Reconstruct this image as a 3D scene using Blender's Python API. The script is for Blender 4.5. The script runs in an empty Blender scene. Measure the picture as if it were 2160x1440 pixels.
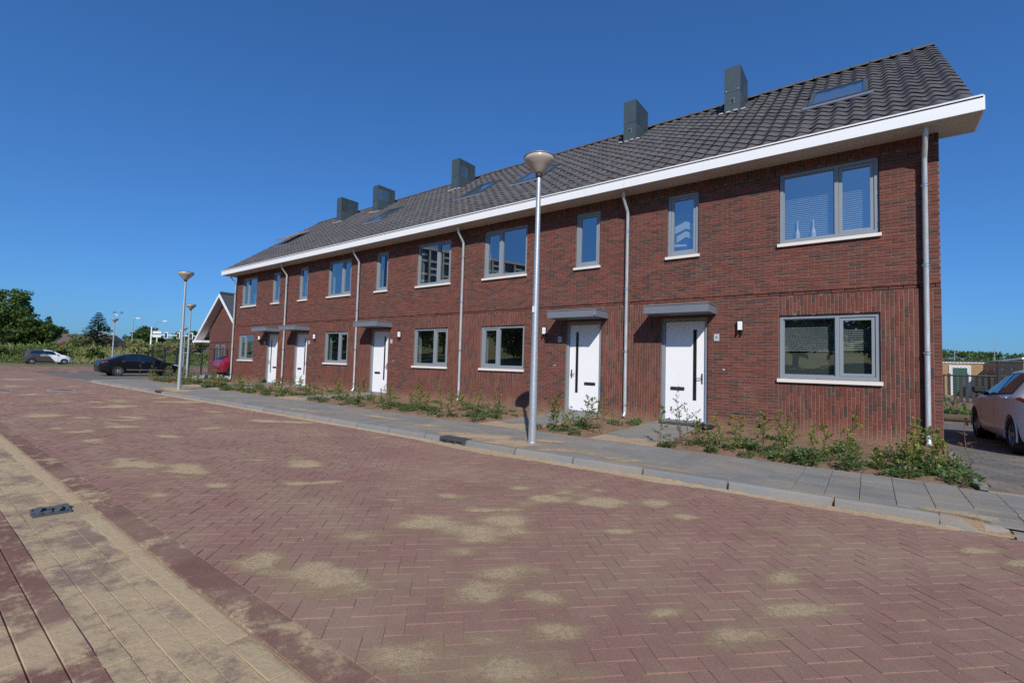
import bpy, bmesh, math, random
from mathutils import Vector, Matrix
import numpy as np
random.seed(7); rng = np.random.default_rng(7)
PI = math.pi
scene = bpy.context.scene
COL = scene.collection

# ------------------------------------------------------------------ camera
def make_camera():
    yaw, pitch, roll = 0.6496, 0.0495, 0.0282
    cy, sy, cp, sp, cr, sr = math.cos(yaw), math.sin(yaw), math.cos(pitch), math.sin(pitch), math.cos(roll), math.sin(roll)
    F = Vector((-sy*cp, cy*cp, sp)); R = Vector((cy, sy, 0)); U = R.cross(F)
    R2 = R*cr + U*sr; U2 = U*cr - R*sr
    cam = bpy.data.cameras.new('camera'); ob = bpy.data.objects.new('camera', cam); COL.objects.link(ob)
    cam.sensor_width = 36; cam.lens = 36*992.65/2160; cam.clip_start = 0.05; cam.clip_end = 5000
    m = Matrix.Identity(4)
    for i in range(3):
        m[i][0], m[i][1], m[i][2] = R2[i], U2[i], -F[i]
    m[0][3], m[1][3], m[2][3] = -0.9084, -11.1553, 1.1886
    ob.matrix_world = m
    scene.camera = ob
make_camera()
CAM = Vector((-0.9084, -11.1553, 1.1886))

# ------------------------------------------------------------------ sky, sun, exposure
SUN = Vector((0.482, -0.639, 0.600)).normalized()
w = bpy.data.worlds.new('World'); scene.world = w; w.use_nodes = True
nt = w.node_tree; nt.nodes.clear()
sky = nt.nodes.new('ShaderNodeTexSky'); sky.sky_type = 'NISHITA'; sky.sun_disc = False
sky.sun_elevation = math.asin(SUN.z); sky.sun_rotation = math.atan2(SUN.x, SUN.y)
sky.altitude = 0; sky.air_density = 1.0; sky.dust_density = 0.8; sky.ozone_density = 6.0
bg = nt.nodes.new('ShaderNodeBackground'); bg.inputs['Strength'].default_value = 0.162
wo = nt.nodes.new('ShaderNodeOutputWorld')
gm = nt.nodes.new('ShaderNodeGamma'); gm.inputs[1].default_value = 0.84
tn = nt.nodes.new('ShaderNodeMix'); tn.data_type = 'RGBA'; tn.blend_type = 'MULTIPLY'; tn.inputs[0].default_value = 1.0; tn.inputs[7].default_value = (.325, .635, 1.0, 1)   # clear-day blue
nt.links.new(sky.outputs[0], gm.inputs[0]); nt.links.new(gm.outputs[0], tn.inputs[6]); nt.links.new(tn.outputs[2], bg.inputs[0]); nt.links.new(bg.outputs[0], wo.inputs[0])
sun = bpy.data.lights.new('sun', 'SUN'); sun.energy = 4.5; sun.angle = math.radians(0.53); sun.color = (1.0, 0.945, 0.865)
so = bpy.data.objects.new('sun', sun); COL.objects.link(so)
so.rotation_euler = SUN.to_track_quat('Z', 'Y').to_euler(); so.location = (20, -30, 40)
vs = scene.view_settings; vs.view_transform = 'Standard'; vs.look = 'None'; vs.gamma = 1.0; vs.exposure = 0.0
vs.use_curve_mapping = False
scene.render.engine = 'CYCLES'
scene.cycles.use_denoising = False
scene.cycles.max_bounces = 8; scene.cycles.transparent_max_bounces = 12
scene.cycles.caustics_reflective = False; scene.cycles.caustics_refractive = False
try: scene.cycles.sample_clamp_indirect = 6
except Exception: pass

# ------------------------------------------------------------------ materials
MATS = {}
class NT:
    """small helper around a node tree"""
    def __init__(s, name):
        s.m = bpy.data.materials.new(name); s.m.use_nodes = True
        s.t = s.m.node_tree; s.t.nodes.clear()
        s.out = s.n('ShaderNodeOutputMaterial')
        MATS[name] = s.m
    def n(s, typ, **kw):
        nd = s.t.nodes.new(typ)
        for k, v in kw.items(): setattr(nd, k, v)
        return nd
    def set(s, sock, v):
        if hasattr(v, 'is_output') or isinstance(v, bpy.types.NodeSocket): s.t.links.new(v, sock)
        else:
            if isinstance(v, (tuple, list)) and len(v) == 3 and len(sock.default_value) == 4: v = tuple(v)+(1,)
            sock.default_value = v
    def pos(s): return s.n('ShaderNodeNewGeometry').outputs['Position']
    def objc(s): return s.n('ShaderNodeTexCoord').outputs['Object']
    def attr(s, name): return s.n('ShaderNodeAttribute', attribute_name=name).outputs['Fac']
    def noise(s, vec, scale, detail=3, rough=.55, out='Fac'):
        nd = s.n('ShaderNodeTexNoise'); s.set(nd.inputs['Vector'], vec)
        nd.inputs['Scale'].default_value = scale; nd.inputs['Detail'].default_value = detail; nd.inputs['Roughness'].default_value = rough
        return nd.outputs[out]
    def math(s, op, a, b=0.0, c=0.0, clamp=False):
        nd = s.n('ShaderNodeMath', operation=op, use_clamp=clamp)
        s.set(nd.inputs[0], a); s.set(nd.inputs[1], b); s.set(nd.inputs[2], c); return nd.outputs[0]
    def mapr(s, v, a, b, c=0.0, d=1.0):
        nd = s.n('ShaderNodeMapRange', interpolation_type='SMOOTHSTEP'); s.set(nd.inputs[0], v)
        for i, x in enumerate((a, b, c, d)): s.set(nd.inputs[i+1], x)
        return nd.outputs[0]
    def mix(s, f, a, b, mode='MIX'):
        nd = s.n('ShaderNodeMix', data_type='RGBA', blend_type=mode)
        s.set(nd.inputs[0], f); s.set(nd.inputs[6], a); s.set(nd.inputs[7], b); return nd.outputs[2]
    def ramp(s, f, stops):
        nd = s.n('ShaderNodeValToRGB'); s.set(nd.inputs[0], f)
        e = nd.color_ramp.elements
        while len(e) < len(stops): e.new(0.5)
        for el, (p, c) in zip(e, stops): el.position = p; el.color = tuple(c)+(1,)
        return nd.outputs[0]
    def sep(s, v):
        nd = s.n('ShaderNodeSeparateXYZ'); s.set(nd.inputs[0], v); return nd.outputs
    def comb(s, x, y, z):
        nd = s.n('ShaderNodeCombineXYZ')
        for i, v in enumerate((x, y, z)): s.set(nd.inputs[i], v)
        return nd.outputs[0]
    def bump(s, h, dist, strength=1.0):
        nd = s.n('ShaderNodeBump'); s.set(nd.inputs['Height'], h); nd.inputs['Distance'].default_value = dist; nd.inputs['Strength'].default_value = strength
        return nd.outputs[0]
    def bsdf(s, col, rough=.6, metal=0.0, normal=None, spec=None, coat=None, **kw):
        b = s.n('ShaderNodeBsdfPrincipled')
        s.set(b.inputs['Base Color'], col); s.set(b.inputs['Roughness'], rough); s.set(b.inputs['Metallic'], metal)
        if normal is not None: s.set(b.inputs['Normal'], normal)
        if spec is not None: b.inputs['Specular IOR Level'].default_value = spec
        if coat is not None: b.inputs['Coat Weight'].default_value = coat; b.inputs['Coat Roughness'].default_value = .03
        for k, v in kw.items(): s.set(b.inputs[k], v)
        s.t.links.new(b.outputs[0], s.out.inputs[0]); return b
def M(name): return MATS[name]

def plain(name, col, rough=.5, metal=0.0, var=.12, scale=6, bump=0.0, bscale=60, spec=None, coat=None):
    k = NT(name); p = k.objc()
    f = k.noise(p, scale, 4)
    c = k.mix(f, tuple(x*(1-var) for x in col), tuple(min(1, x*(1+var)) for x in col))
    nrm = k.bump(k.noise(p, bscale, 3), bump) if bump else None
    r = k.mapr(k.noise(p, scale*2.3, 2), .3, .7, max(.02, rough-.06), min(1, rough+.06))
    k.bsdf(c, r, metal, nrm, spec, coat)
    return k

def mk_materials():
    # brick pieces: per-piece tone attribute
    k = NT('brick'); p = k.pos(); tn = k.attr('tone')
    f = k.math('ADD', tn, k.math('MULTIPLY', k.math('SUBTRACT', k.noise(p, 9, 3), .5), .28))
    c = k.ramp(f, [(0.0, (.056, .040, .035)), (.22, (.080, .044, .037)), (.34, (.125, .042, .033)), (.62, (.158, .045, .033)), (1.0, (.205, .060, .041))])
    c = k.mix(k.mapr(k.noise(p, 75, 3), .55, .8), c, (.33, .20, .15))
    c = k.mix(k.mapr(k.noise(p, 1.1, 3), .35, .75, 0, .35), c, (.11, .06, .05))
    x, y, z = k.sep(p)
    streak = k.noise(k.comb(k.math('MULTIPLY', x, 5.0), y, k.math('MULTIPLY', z, .45)), 1.0, 5, .65)
    c = k.mix(k.mapr(streak, .50, .78, 0, .38), c, (.075, .048, .042)); c = k.mix(k.mapr(k.noise(p, .9, 6, .7), .56, .80, 0, .34), c, (.33, .21, .17))
    c = k.mix(k.mapr(k.math('ADD', z, k.math('MULTIPLY', k.noise(p, 3.5, 4), .45)), .05, .55, .5, 0), c, (.33, .22, .14))
    k.bsdf(c, .85, 0, k.bump(k.noise(p, 130, 4), .006), spec=.25)
    k = NT('mortar'); p = k.pos()
    c = k.mix(k.noise(p, 14, 4), (.155, .118, .098), (.235, .185, .155))
    z = k.sep(p)[2]
    c = k.mix(k.mapr(k.math('ADD', z, k.math('MULTIPLY', k.noise(p, 2.5, 3), .5)), .0, .75, .5, 0), c, (.34, .24, .16))
    k.bsdf(c, .95, 0, k.bump(k.noise(p, 90, 3), .004), spec=.2)
    # brick wall pattern for walls never seen closely (gables, far houses)
    k = NT('far_brick'); o = k.objc(); x, y, z = k.sep(o)
    u = k.math('ADD', x, y); v = k.comb(u, z, 0)
    bt = k.n('ShaderNodeTexBrick'); k.set(bt.inputs['Vector'], v)
    for nme, val in (('Scale', 1.0), ('Brick Width', .22), ('Row Height', .0615), ('Mortar Size', .006)): bt.inputs[nme].default_value = val
    k.set(bt.inputs['Color1'], (.19, .055, .04)); k.set(bt.inputs['Color2'], (.09, .045, .04)); k.set(bt.inputs['Mortar'], (.17, .14, .12))
    c = k.mix(k.mapr(k.noise(o, .7, 3), .3, .7, 0, .3), bt.outputs[0], (.13, .06, .05))
    k.bsdf(c, .9, 0, k.bump(bt.outputs['Fac'], -.006), spec=.2)
    k = NT('yellow_brick'); o = k.objc(); x, y, z = k.sep(o)
    v = k.comb(k.math('ADD', x, y), z, 0)
    bt = k.n('ShaderNodeTexBrick'); k.set(bt.inputs['Vector'], v)
    for nme, val in (('Scale', 1.0), ('Brick Width', .24), ('Row Height', .08), ('Mortar Size', .008)): bt.inputs[nme].default_value = val
    k.set(bt.inputs['Color1'], (.50, .30, .12)); k.set(bt.inputs['Color2'], (.40, .23, .09)); k.set(bt.inputs['Mortar'], (.38, .30, .2))
    k.bsdf(bt.outputs[0], .9, spec=.2)
    # roof tiles
    k = NT('roof_tile'); p = k.pos(); tn = k.attr('tone')
    c = k.mix(tn, (.076, .071, .070), (.104, .096, .094))
    c = k.mix(k.mapr(k.noise(p, 3.2, 4), .45, .75, 0, .35), c, (.125, .112, .108))
    c = k.mix(k.mapr(k.noise(p, 160, 2), .62, .8, 0, .35), c, (.2, .19, .185))
    k.bsdf(c, k.mapr(k.noise(p, 5, 3), .3, .7, .5, .68), 0, k.bump(k.noise(p, 220, 3), .0025), spec=.35)
    plain('far_roof', (.105, .078, .066), .8, var=.25, scale=2, bump=.02, bscale=9)
    plain('grey_roof', (.06, .062, .07), .6, var=.2, scale=3, bump=.01, bscale=14)
    # paving with sand drifts
    def sandy(name, base_a, base_b, patches, dust=.0, yr=None, grain=.5):
        k = NT(name); p = k.pos(); tn = k.attr('tone')
        c = k.mix(tn, base_a, base_b)
        c = k.mix(k.mapr(k.noise(p, 260, 3, .7), .42, .72, 0, .55), c, tuple(min(1, x*1.75+.02) for x in base_b))
        c = k.mix(k.mapr(k.noise(p, 330, 2, .7), .55, .8, 0, .6), c, tuple(x*.45 for x in base_a))
        c = k.mix(k.mapr(k.noise(p, 85, 3, .75), .45, .72, 0, .42), c, tuple(min(1, x*1.5+.02) for x in base_b))
        c = k.mix(k.mapr(k.noise(p, 110, 3, .75), .52, .78, 0, .55), c, tuple(x*.5 for x in base_a))
        c = k.mix(k.mapr(k.noise(p, .8, 4), .3, .75, 0, .22), c, tuple(x*.78 for x in base_a))
        c = k.mix(k.mapr(k.noise(p, 1.3, 6, .65), .34, .74, 0, .42), c, (.36, .27, .18))
        wob = k.math('MULTIPLY', k.math('SUBTRACT', k.noise(p, 3.4, 5, .65), .5), 2.4)
        cur = None
        for (cx, cy, ra, rb, th) in patches:
            mp = k.n('ShaderNodeMapping', vector_type='TEXTURE'); k.set(mp.inputs[0], p)
            mp.inputs['Location'].default_value = (cx, cy, 0); mp.inputs['Rotation'].default_value = (0, 0, th); mp.inputs['Scale'].default_value = (ra, rb, 400)
            ln = k.n('ShaderNodeVectorMath', operation='LENGTH'); k.set(ln.inputs[0], mp.outputs[0])
            cur = ln.outputs['Value'] if cur is None else k.math('SMOOTH_MIN', cur, ln.outputs['Value'], .25)
        m = 0.0
        if cur is not None:
            m = k.mapr(k.math('ADD', cur, wob), .25, 1.55, 1, 0)
        if dust:
            d = k.mapr(k.math('ADD', k.noise(p, 2.3, 6, .7), k.math('MULTIPLY', k.noise(p, 14, 4, .7), .35)), .62-dust*.28, .92-dust*.12)
            m = k.math('MAXIMUM', m, d)
        if yr is not None:        # drift gathered along a kerb line at y = yr[0]
            yy = k.sep(p)[1]
            dd = k.math('ADD', k.math('ABSOLUTE', k.math('SUBTRACT', yy, yr[0])), k.math('MULTIPLY', k.math('SUBTRACT', k.noise(p, 4, 4), .5), yr[1]*1.4))
            m = k.math('MAXIMUM', m, k.mapr(dd, yr[1]*.35, yr[1], 1, 0))
        gr = k.noise(p, 300, 3, .75)
        m2 = k.math('MULTIPLY', k.mapr(k.math('SUBTRACT', m, k.math('MULTIPLY', k.math('SUBTRACT', gr, .2), grain)), -.12, .72), .9)
        s = k.mix(gr, (.34, .25, .145), (.56, .43, .265))
        c = k.mix(m2, c, s)
        h = k.math('ADD', k.math('MULTIPLY', gr, .4), k.math('MULTIPLY', m, k.noise(p, 30, 4)))
        k.bsdf(c, .93, 0, k.bump(h, .006), spec=.25)
    sandy('road_paver', (.205, .112, .088), (.248, .136, .106), [], dust=.0)
    sandy('gutter_paver', (.165, .110, .085), (.215, .145, .112), [], dust=.46, yr=(-10.06, .085), grain=.55)
    sandy('red_band', (.140, .066, .052), (.180, .086, .068), [(-4.0, -10.66, .22, .3, 0)], dust=.02)
    sandy('grey_tile', (.150, .148, .138), (.215, .210, .195), [], dust=.0)
    sandy('dark_paver', (.085, .083, .080), (.125, .122, .116), [], dust=.0)
    sandy('kerb_concrete', (.140, .152, .155), (.195, .205, .205), [], dust=.0)
    k = NT('sand'); p = k.pos(); gr = k.noise(p, 260, 3, .75)
    c = k.mix(gr, (.33, .24, .145), (.54, .42, .27)); c = k.mix(k.mapr(k.noise(p, 2, 3), .4, .7, 0, .4), c, (.38, .25, .14))
    k.bsdf(c, .95, 0, k.bump(k.math('ADD', gr, k.noise(p, 40, 3)), .008), spec=.2)
    k = NT('loose_sand'); p = k.pos(); gr = k.noise(p, 320, 3, .8); cov = k.attr('cover')
    c = k.mix(gr, (.40, .295, .175), (.64, .485, .30)); c = k.mix(k.mapr(k.noise(p, 420, 2), .66, .8, 0, .7), c, (.10, .07, .05))
    d = k.bsdf(c, .95, 0, k.bump(k.math('ADD', gr, k.noise(p, 40, 3)), .006), spec=.2)
    g2 = k.math('ADD', k.math('MULTIPLY', gr, .6), k.math('MULTIPLY', k.noise(p, 38, 4, .7), .55))
    f = k.math('MULTIPLY', k.math('POWER', cov, 1.0), k.mapr(g2, .38, .68, .25, 1.5), clamp=True)
    t = k.n('ShaderNodeBsdfTransparent'); mx = k.n('ShaderNodeMixShader'); k.set(mx.inputs[0], k.math('MULTIPLY', f, .93))
    k.t.links.new(t.outputs[0], mx.inputs[1]); k.t.links.new(d.outputs[0], mx.inputs[2]); k.t.links.new(mx.outputs[0], k.out.inputs[0])
    k = NT('soil'); p = k.pos(); gr = k.noise(p, 120, 4, .7)
    c = k.mix(gr, (.20, .118, .072), (.40, .262, .170)); c = k.mix(k.mapr(k.noise(p, 3, 4), .4, .7, 0, .6), c, (.20, .125, .08))
    k.bsdf(c, .97, 0, k.bump(k.math('ADD', gr, k.math('MULTIPLY', k.noise(p, 22, 4), 2)), .02), spec=.15)
    k = NT('asphalt'); p = k.pos()
    c = k.mix(k.noise(p, 60, 3, .7), (.085, .083, .082), (.15, .146, .14)); k.bsdf(c, .95, spec=.15)
    k = NT('meadow'); p = k.pos()
    c = k.ramp(k.noise(p, .35, 5, .65), [(.25, (.11, .15, .045)), (.5, (.18, .18, .065)), (.62, (.26, .21, .10)), (.8, (.14, .18, .05))])
    k.bsdf(k.mix(k.noise(p, 8, 3), c, (.16, .15, .07)), .95, spec=.1)
    # leaves
    def leafmat(name, stops, trans=.35):
        k = NT(name); tn = k.attr('tone'); p = k.pos()
        c = k.ramp(k.math('ADD', tn, k.math('MULTIPLY', k.math('SUBTRACT', k.noise(p, 1.7, 2), .5), .3)), stops)
        b = k.bsdf(c, .5, spec=.35)
        tr = k.n('ShaderNodeBsdfTranslucent'); k.set(tr.inputs[0], k.mix(.5, c, (.22, .30, .03)))
        mx = k.n('ShaderNodeMixShader'); mx.inputs[0].default_value = trans
        k.t.links.new(b.outputs[0], mx.inputs[1]); k.t.links.new(tr.outputs[0], mx.inputs[2]); k.t.links.new(mx.outputs[0], k.out.inputs[0])
    leafmat('sapling_leaf', [(0, (.075, .105, .028)), (.45, (.16, .215, .045)), (.75, (.28, .32, .06)), (1, (.40, .39, .09))], .45)
    leafmat('weed_leaf', [(0, (.075, .140, .050)), (.5, (.14, .235, .085)), (1, (.25, .34, .14))], .45)
    leafmat('dry_leaf', [(0, (.10, .035, .022)), (1, (.26, .15, .08))], .2)
    leafmat('tree_leaf', [(0, (.030, .062, .015)), (.5, (.062, .115, .026)), (1, (.12, .175, .042))], .35)
    leafmat('bright_leaf', [(0, (.12, .18, .06)), (.5, (.20, .28, .10)), (1, (.22, .28, .10))], .65)
    leafmat('conifer_leaf', [(0, (.018, .036, .018)), (1, (.050, .080, .038))], .1)
    leafmat('verge_leaf', [(0, (.12, .16, .045)), (.4, (.23, .27, .085)), (.7, (.34, .32, .14)), (1, (.42, .36, .19))], .45)
    plain('bark', (.10, .07, .05), .9, var=.3, scale=8, bump=.02)
    plain('twig', (.13, .075, .05), .8, var=.3, scale=20)
    # building trim
    k = NT('white_panel'); p = k.pos(); x, y, z = k.sep(p)
    d = k.mapr(k.noise(k.comb(k.math('MULTIPLY', x, 9), y, k.math('MULTIPLY', z, 1.2)), 1.0, 5, .7), .52, .80, 0, .22)
    k.bsdf(k.mix(d, (.79, .80, .81), (.50, .48, .44)), .38)
    plain('soffit_panel', (.52, .46, .42), .6, var=.04, scale=1.5)
    plain('dark_gap', (.02, .02, .022), .8)
    plain('frame_grey', (.235, .265, .30), .38, var=.05, scale=2)
    plain('canopy_grey', (.165, .180, .215), .42, var=.07, scale=2.5)
    plain('chimney_grey', (.052, .074, .083), .45, var=.08, scale=2)
    plain('sill_white', (.72, .68, .62), .6, var=.06, scale=8, bump=.002)
    k = NT('door_white'); p = k.pos(); z = k.sep(p)[2]
    d = k.math('MULTIPLY', k.mapr(k.noise(p, 26, 5, .7), .52, .72), k.mapr(z, .05, .75, .75, .05))
    k.bsdf(k.mix(d, k.mix(k.noise(p, 1.5, 3), (.80, .81, .83), (.86, .87, .88)), (.46, .38, .30)), k.mapr(k.noise(p, 4, 3), .3, .7, .28, .42), 0, k.bump(k.noise(p, 2.2, 2), .004))
    plain('black_metal', (.025, .026, .028), .45, var=.2)
    plain('slot_glass', (.012, .016, .014), .06, var=.1, spec=.6)
    plain('inner_wall', (.62, .60, .56), .9, var=.06)
    plain('inner_floor', (.35, .30, .25), .7)
    plain('lamp_white', (.80, .81, .80), .4, var=.03)
    plain('plate_grey', (.42, .46, .50), .45, var=.05)
    plain('blind_slat', (.72, .74, .76), .5, var=.03)
    plain('vase_white', (.82, .82, .78), .3)
    plain('blue_sheet', (.03, .22, .42), .35, var=.4, scale=9)
    plain('blue_cloth', (.02, .035, .16), .7, var=.2)
    plain('cloth_white', (.70, .72, .70), .8, var=.1)
    plain('cloth_lilac', (.52, .48, .60), .8, var=.1)
    k = NT('zinc'); p = k.pos(); x, y, z = k.sep(p)
    f = k.noise(k.comb(k.math('MULTIPLY', x, 30), k.math('MULTIPLY', y, 30), k.math('MULTIPLY', z, 4)), 1.0, 4)
    k.bsdf(k.mix(f, (.46, .50, .52), (.66, .69, .70)), k.mapr(f, .3, .7, .3, .48), .45)
    k = NT('galvanised'); p = k.objc(); v = k.n('ShaderNodeTexVoronoi'); k.set(v.inputs['Vector'], p); v.inputs['Scale'].default_value = 55
    k.bsdf(k.mix(v.outputs['Distance'], (.36, .41, .45), (.56, .60, .63)), .42, .6, k.bump(v.outputs['Distance'], .0008))
    k = NT('lamp_bowl'); p = k.objc(); x, y, z = k.sep(p)
    k.bsdf(k.mix(k.noise(p, 5, 3), (.40, .34, .29), (.52, .46, .40)), .28, spec=.6, coat=.4)
    plain('lamp_cap', (.20, .19, .18), .5, .3)
    # glass
    def glass(name, tint, base, grz=.75):
        k = NT(name)
        lw = k.n('ShaderNodeLayerWeight'); lw.inputs[0].default_value = .5
        f = k.math('ADD', k.math('MULTIPLY', k.math('POWER', lw.outputs['Facing'], 4.0), grz), base, clamp=True)
        t = k.n('ShaderNodeBsdfTransparent'); k.set(t.inputs[0], tint)
        g = k.n('ShaderNodeBsdfGlossy'); g.inputs['Roughness'].default_value = .0; k.set(g.inputs[0], (.93, .97, 1.0))
        mx = k.n('ShaderNodeMixShader'); k.set(mx.inputs[0], f)
        k.t.links.new(t.outputs[0], mx.inputs[1]); k.t.links.new(g.outputs[0], mx.inputs[2]); k.t.links.new(mx.outputs[0], k.out.inputs[0])
    glass('window_glass', (.74, .80, .80), .40)
    glass('car_glass', (.30, .34, .32), .20, .35)
    k = NT('film'); t = k.n('ShaderNodeBsdfTransparent'); k.set(t.inputs[0], (.75, .8, .8)); d = k.n('ShaderNodeBsdfDiffuse'); k.set(d.inputs[0], (.42, .47, .46))
    mx = k.n('ShaderNodeMixShader'); mx.inputs[0].default_value = .35
    k.t.links.new(t.outputs[0], mx.inputs[1]); k.t.links.new(d.outputs[0], mx.inputs[2]); k.t.links.new(mx.outputs[0], k.out.inputs[0])
    # vehicles
    plain('paint_black', (.007, .008, .011), .3, var=.05, coat=.25, spec=.25)
    plain('paint_silver', (.68, .74, .79), .35, 0.0, var=.02, coat=.3)
    plain('paint_red', (.22, .012, .03), .25, var=.05, coat=1.0)
    plain('paint_orange', (.62, .055, .02), .3, var=.05, coat=1.0)
    k = NT('paint_livery'); o = k.objc(); x, y, z = k.sep(o)
    f = k.mapr(k.math('ADD', y, k.math('MULTIPLY', z, .75)), .66, .68)
    k.bsdf(k.mix(f, (.060, .055, .060), (.80, .81, .82)), .25, coat=1.0)
    plain('tyre', (.018, .018, .019), .85, var=.2, bump=.002)
    plain('rim', (.42, .43, .45), .3, .8, var=.1)
    plain('rim_dark', (.20, .19, .19), .35, .7, var=.1)
    plain('tail_red', (.35, .008, .010), .12, coat=1.0)
    plain('head_light', (.55, .58, .62), .1, coat=1.0)
    plain('plate_yellow', (.75, .48, .03), .5)
    plain('chrome', (.7, .71, .72), .15, .9)
    plain('plastic_black', (.02, .021, .022), .55)
    # background
    plain('traffic_white', (.75, .76, .77), .5)
    plain('signal_black', (.02, .02, .02), .6)
    plain('sign_white', (.62, .66, .66), .5)
    plain('concrete', (.30, .30, .29), .9, var=.25, scale=5, bump=.01)
    plain('apartment', (.52, .48, .42), .8, var=.1)
    plain('apartment_glass', (.05, .07, .08), .08, spec=.6)
    plain('green_door', (.02, .11, .08), .5)
    plain('dark_shed', (.035, .034, .034), .8)
    plain('wood', (.34, .22, .12), .8, var=.25, scale=10)
    plain('drain_iron', (.085, .095, .105), .55, .4, var=.2, bump=.002)
    plain('drain_plastic', (.075, .085, .088), .45, var=.15)
    plain('rubber_mat', (.045, .043, .042), .9)
    plain('pebble', (.30, .26, .21), .85, var=.5, scale=40)

SAND = [(-8.18,-9.22,0.389,0.216,-2.76),(-7.44,-8.94,0.314,0.179,-3.13),(-10.58,-9.15,0.359,0.19,-3.02),(-11.85,-9.02,0.375,0.2,-3.01),(-12.49,-9.3,0.308,0.138,-3.11),(-15.01,-9.06,0.468,0.252,-2.98),(-14.14,-8.68,0.258,0.126,-3.13),(-33.48,-7.36,1.092,0.642,3.06),(-27.03,-8.23,0.715,0.445,-3.07),(-18.64,-8.14,0.359,0.185,-3.13),(-16.41,-7.66,0.625,0.255,-2.27),(-19.04,-5.7,0.43,0.245,2.98),(-18.32,-7.02,0.37,0.252,-2.53),(-16.89,-5.75,0.494,0.293,-2.3),(-13.88,-6.24,0.277,0.206,-2.77),(-11.34,-6.17,0.261,0.197,-2.69),(-22.06,-8.46,0.404,0.274,-2.7),(-6.42,-9.49,0.163,0.092,-2.94),(-6.43,-8.98,0.109,0.068,-2.85),(-4.2,-9.53,0.237,0.136,2.95),(-3.81,-9.41,0.16,0.103,2.91),(-3.58,-9.45,0.222,0.16,-2.95),(-4.07,-8.89,0.229,0.146,-2.6),(-4.32,-8.96,0.149,0.073,-2.51),(-3.38,-8.26,0.321,0.268,-2.4),(-3.48,-7.83,0.211,0.175,-2.26),(-3.29,-8.53,0.157,0.124,-2.47),(-4.39,-7.59,0.186,0.141,-2.43),(-6.73,-7.86,0.278,0.184,2.89),(-7.26,-7.7,0.179,0.115,2.89),(-3.96,-6.8,0.269,0.159,-2.31),(-3.53,-7.07,0.246,0.147,-2.3),(-3.6,-6.53,0.329,0.177,-2.29),(-3.09,-6.74,0.225,0.113,-2.3),(-2.59,-6.3,0.166,0.105,-2.02),(-1.56,-6.35,0.285,0.104,-2.3),(-1.21,-6.61,0.275,0.123,-2.17),(-2.58,-9.58,0.211,0.108,-2.5),(-2.25,-9.4,0.238,0.101,-2.44),(-2.46,-9.31,0.13,0.072,-2.45),(-2.44,-8.75,0.142,0.1,-2.3),(-2.77,-8.96,0.17,0.105,-2.44),(-1.47,-8.45,0.183,0.081,-2.3),(-1.38,-7.45,0.17,0.087,-2.1),(-1.23,-7.88,0.178,0.061,-2.34),(-0.25,-5.92,0.214,0.068,-2.26),(-0.03,-6.02,0.152,0.053,-2.14),(-2.22,-9.0,0.149,0.087,-2.37),(-3.91,-8.33,0.24,0.119,-2.44),(-5.87,-8.34,0.203,0.081,-2.44),(-2.8,-8.54,0.193,0.103,-2.4),(-2.3,-6.62,0.189,0.08,-2.3)]
mk_materials()

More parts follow.
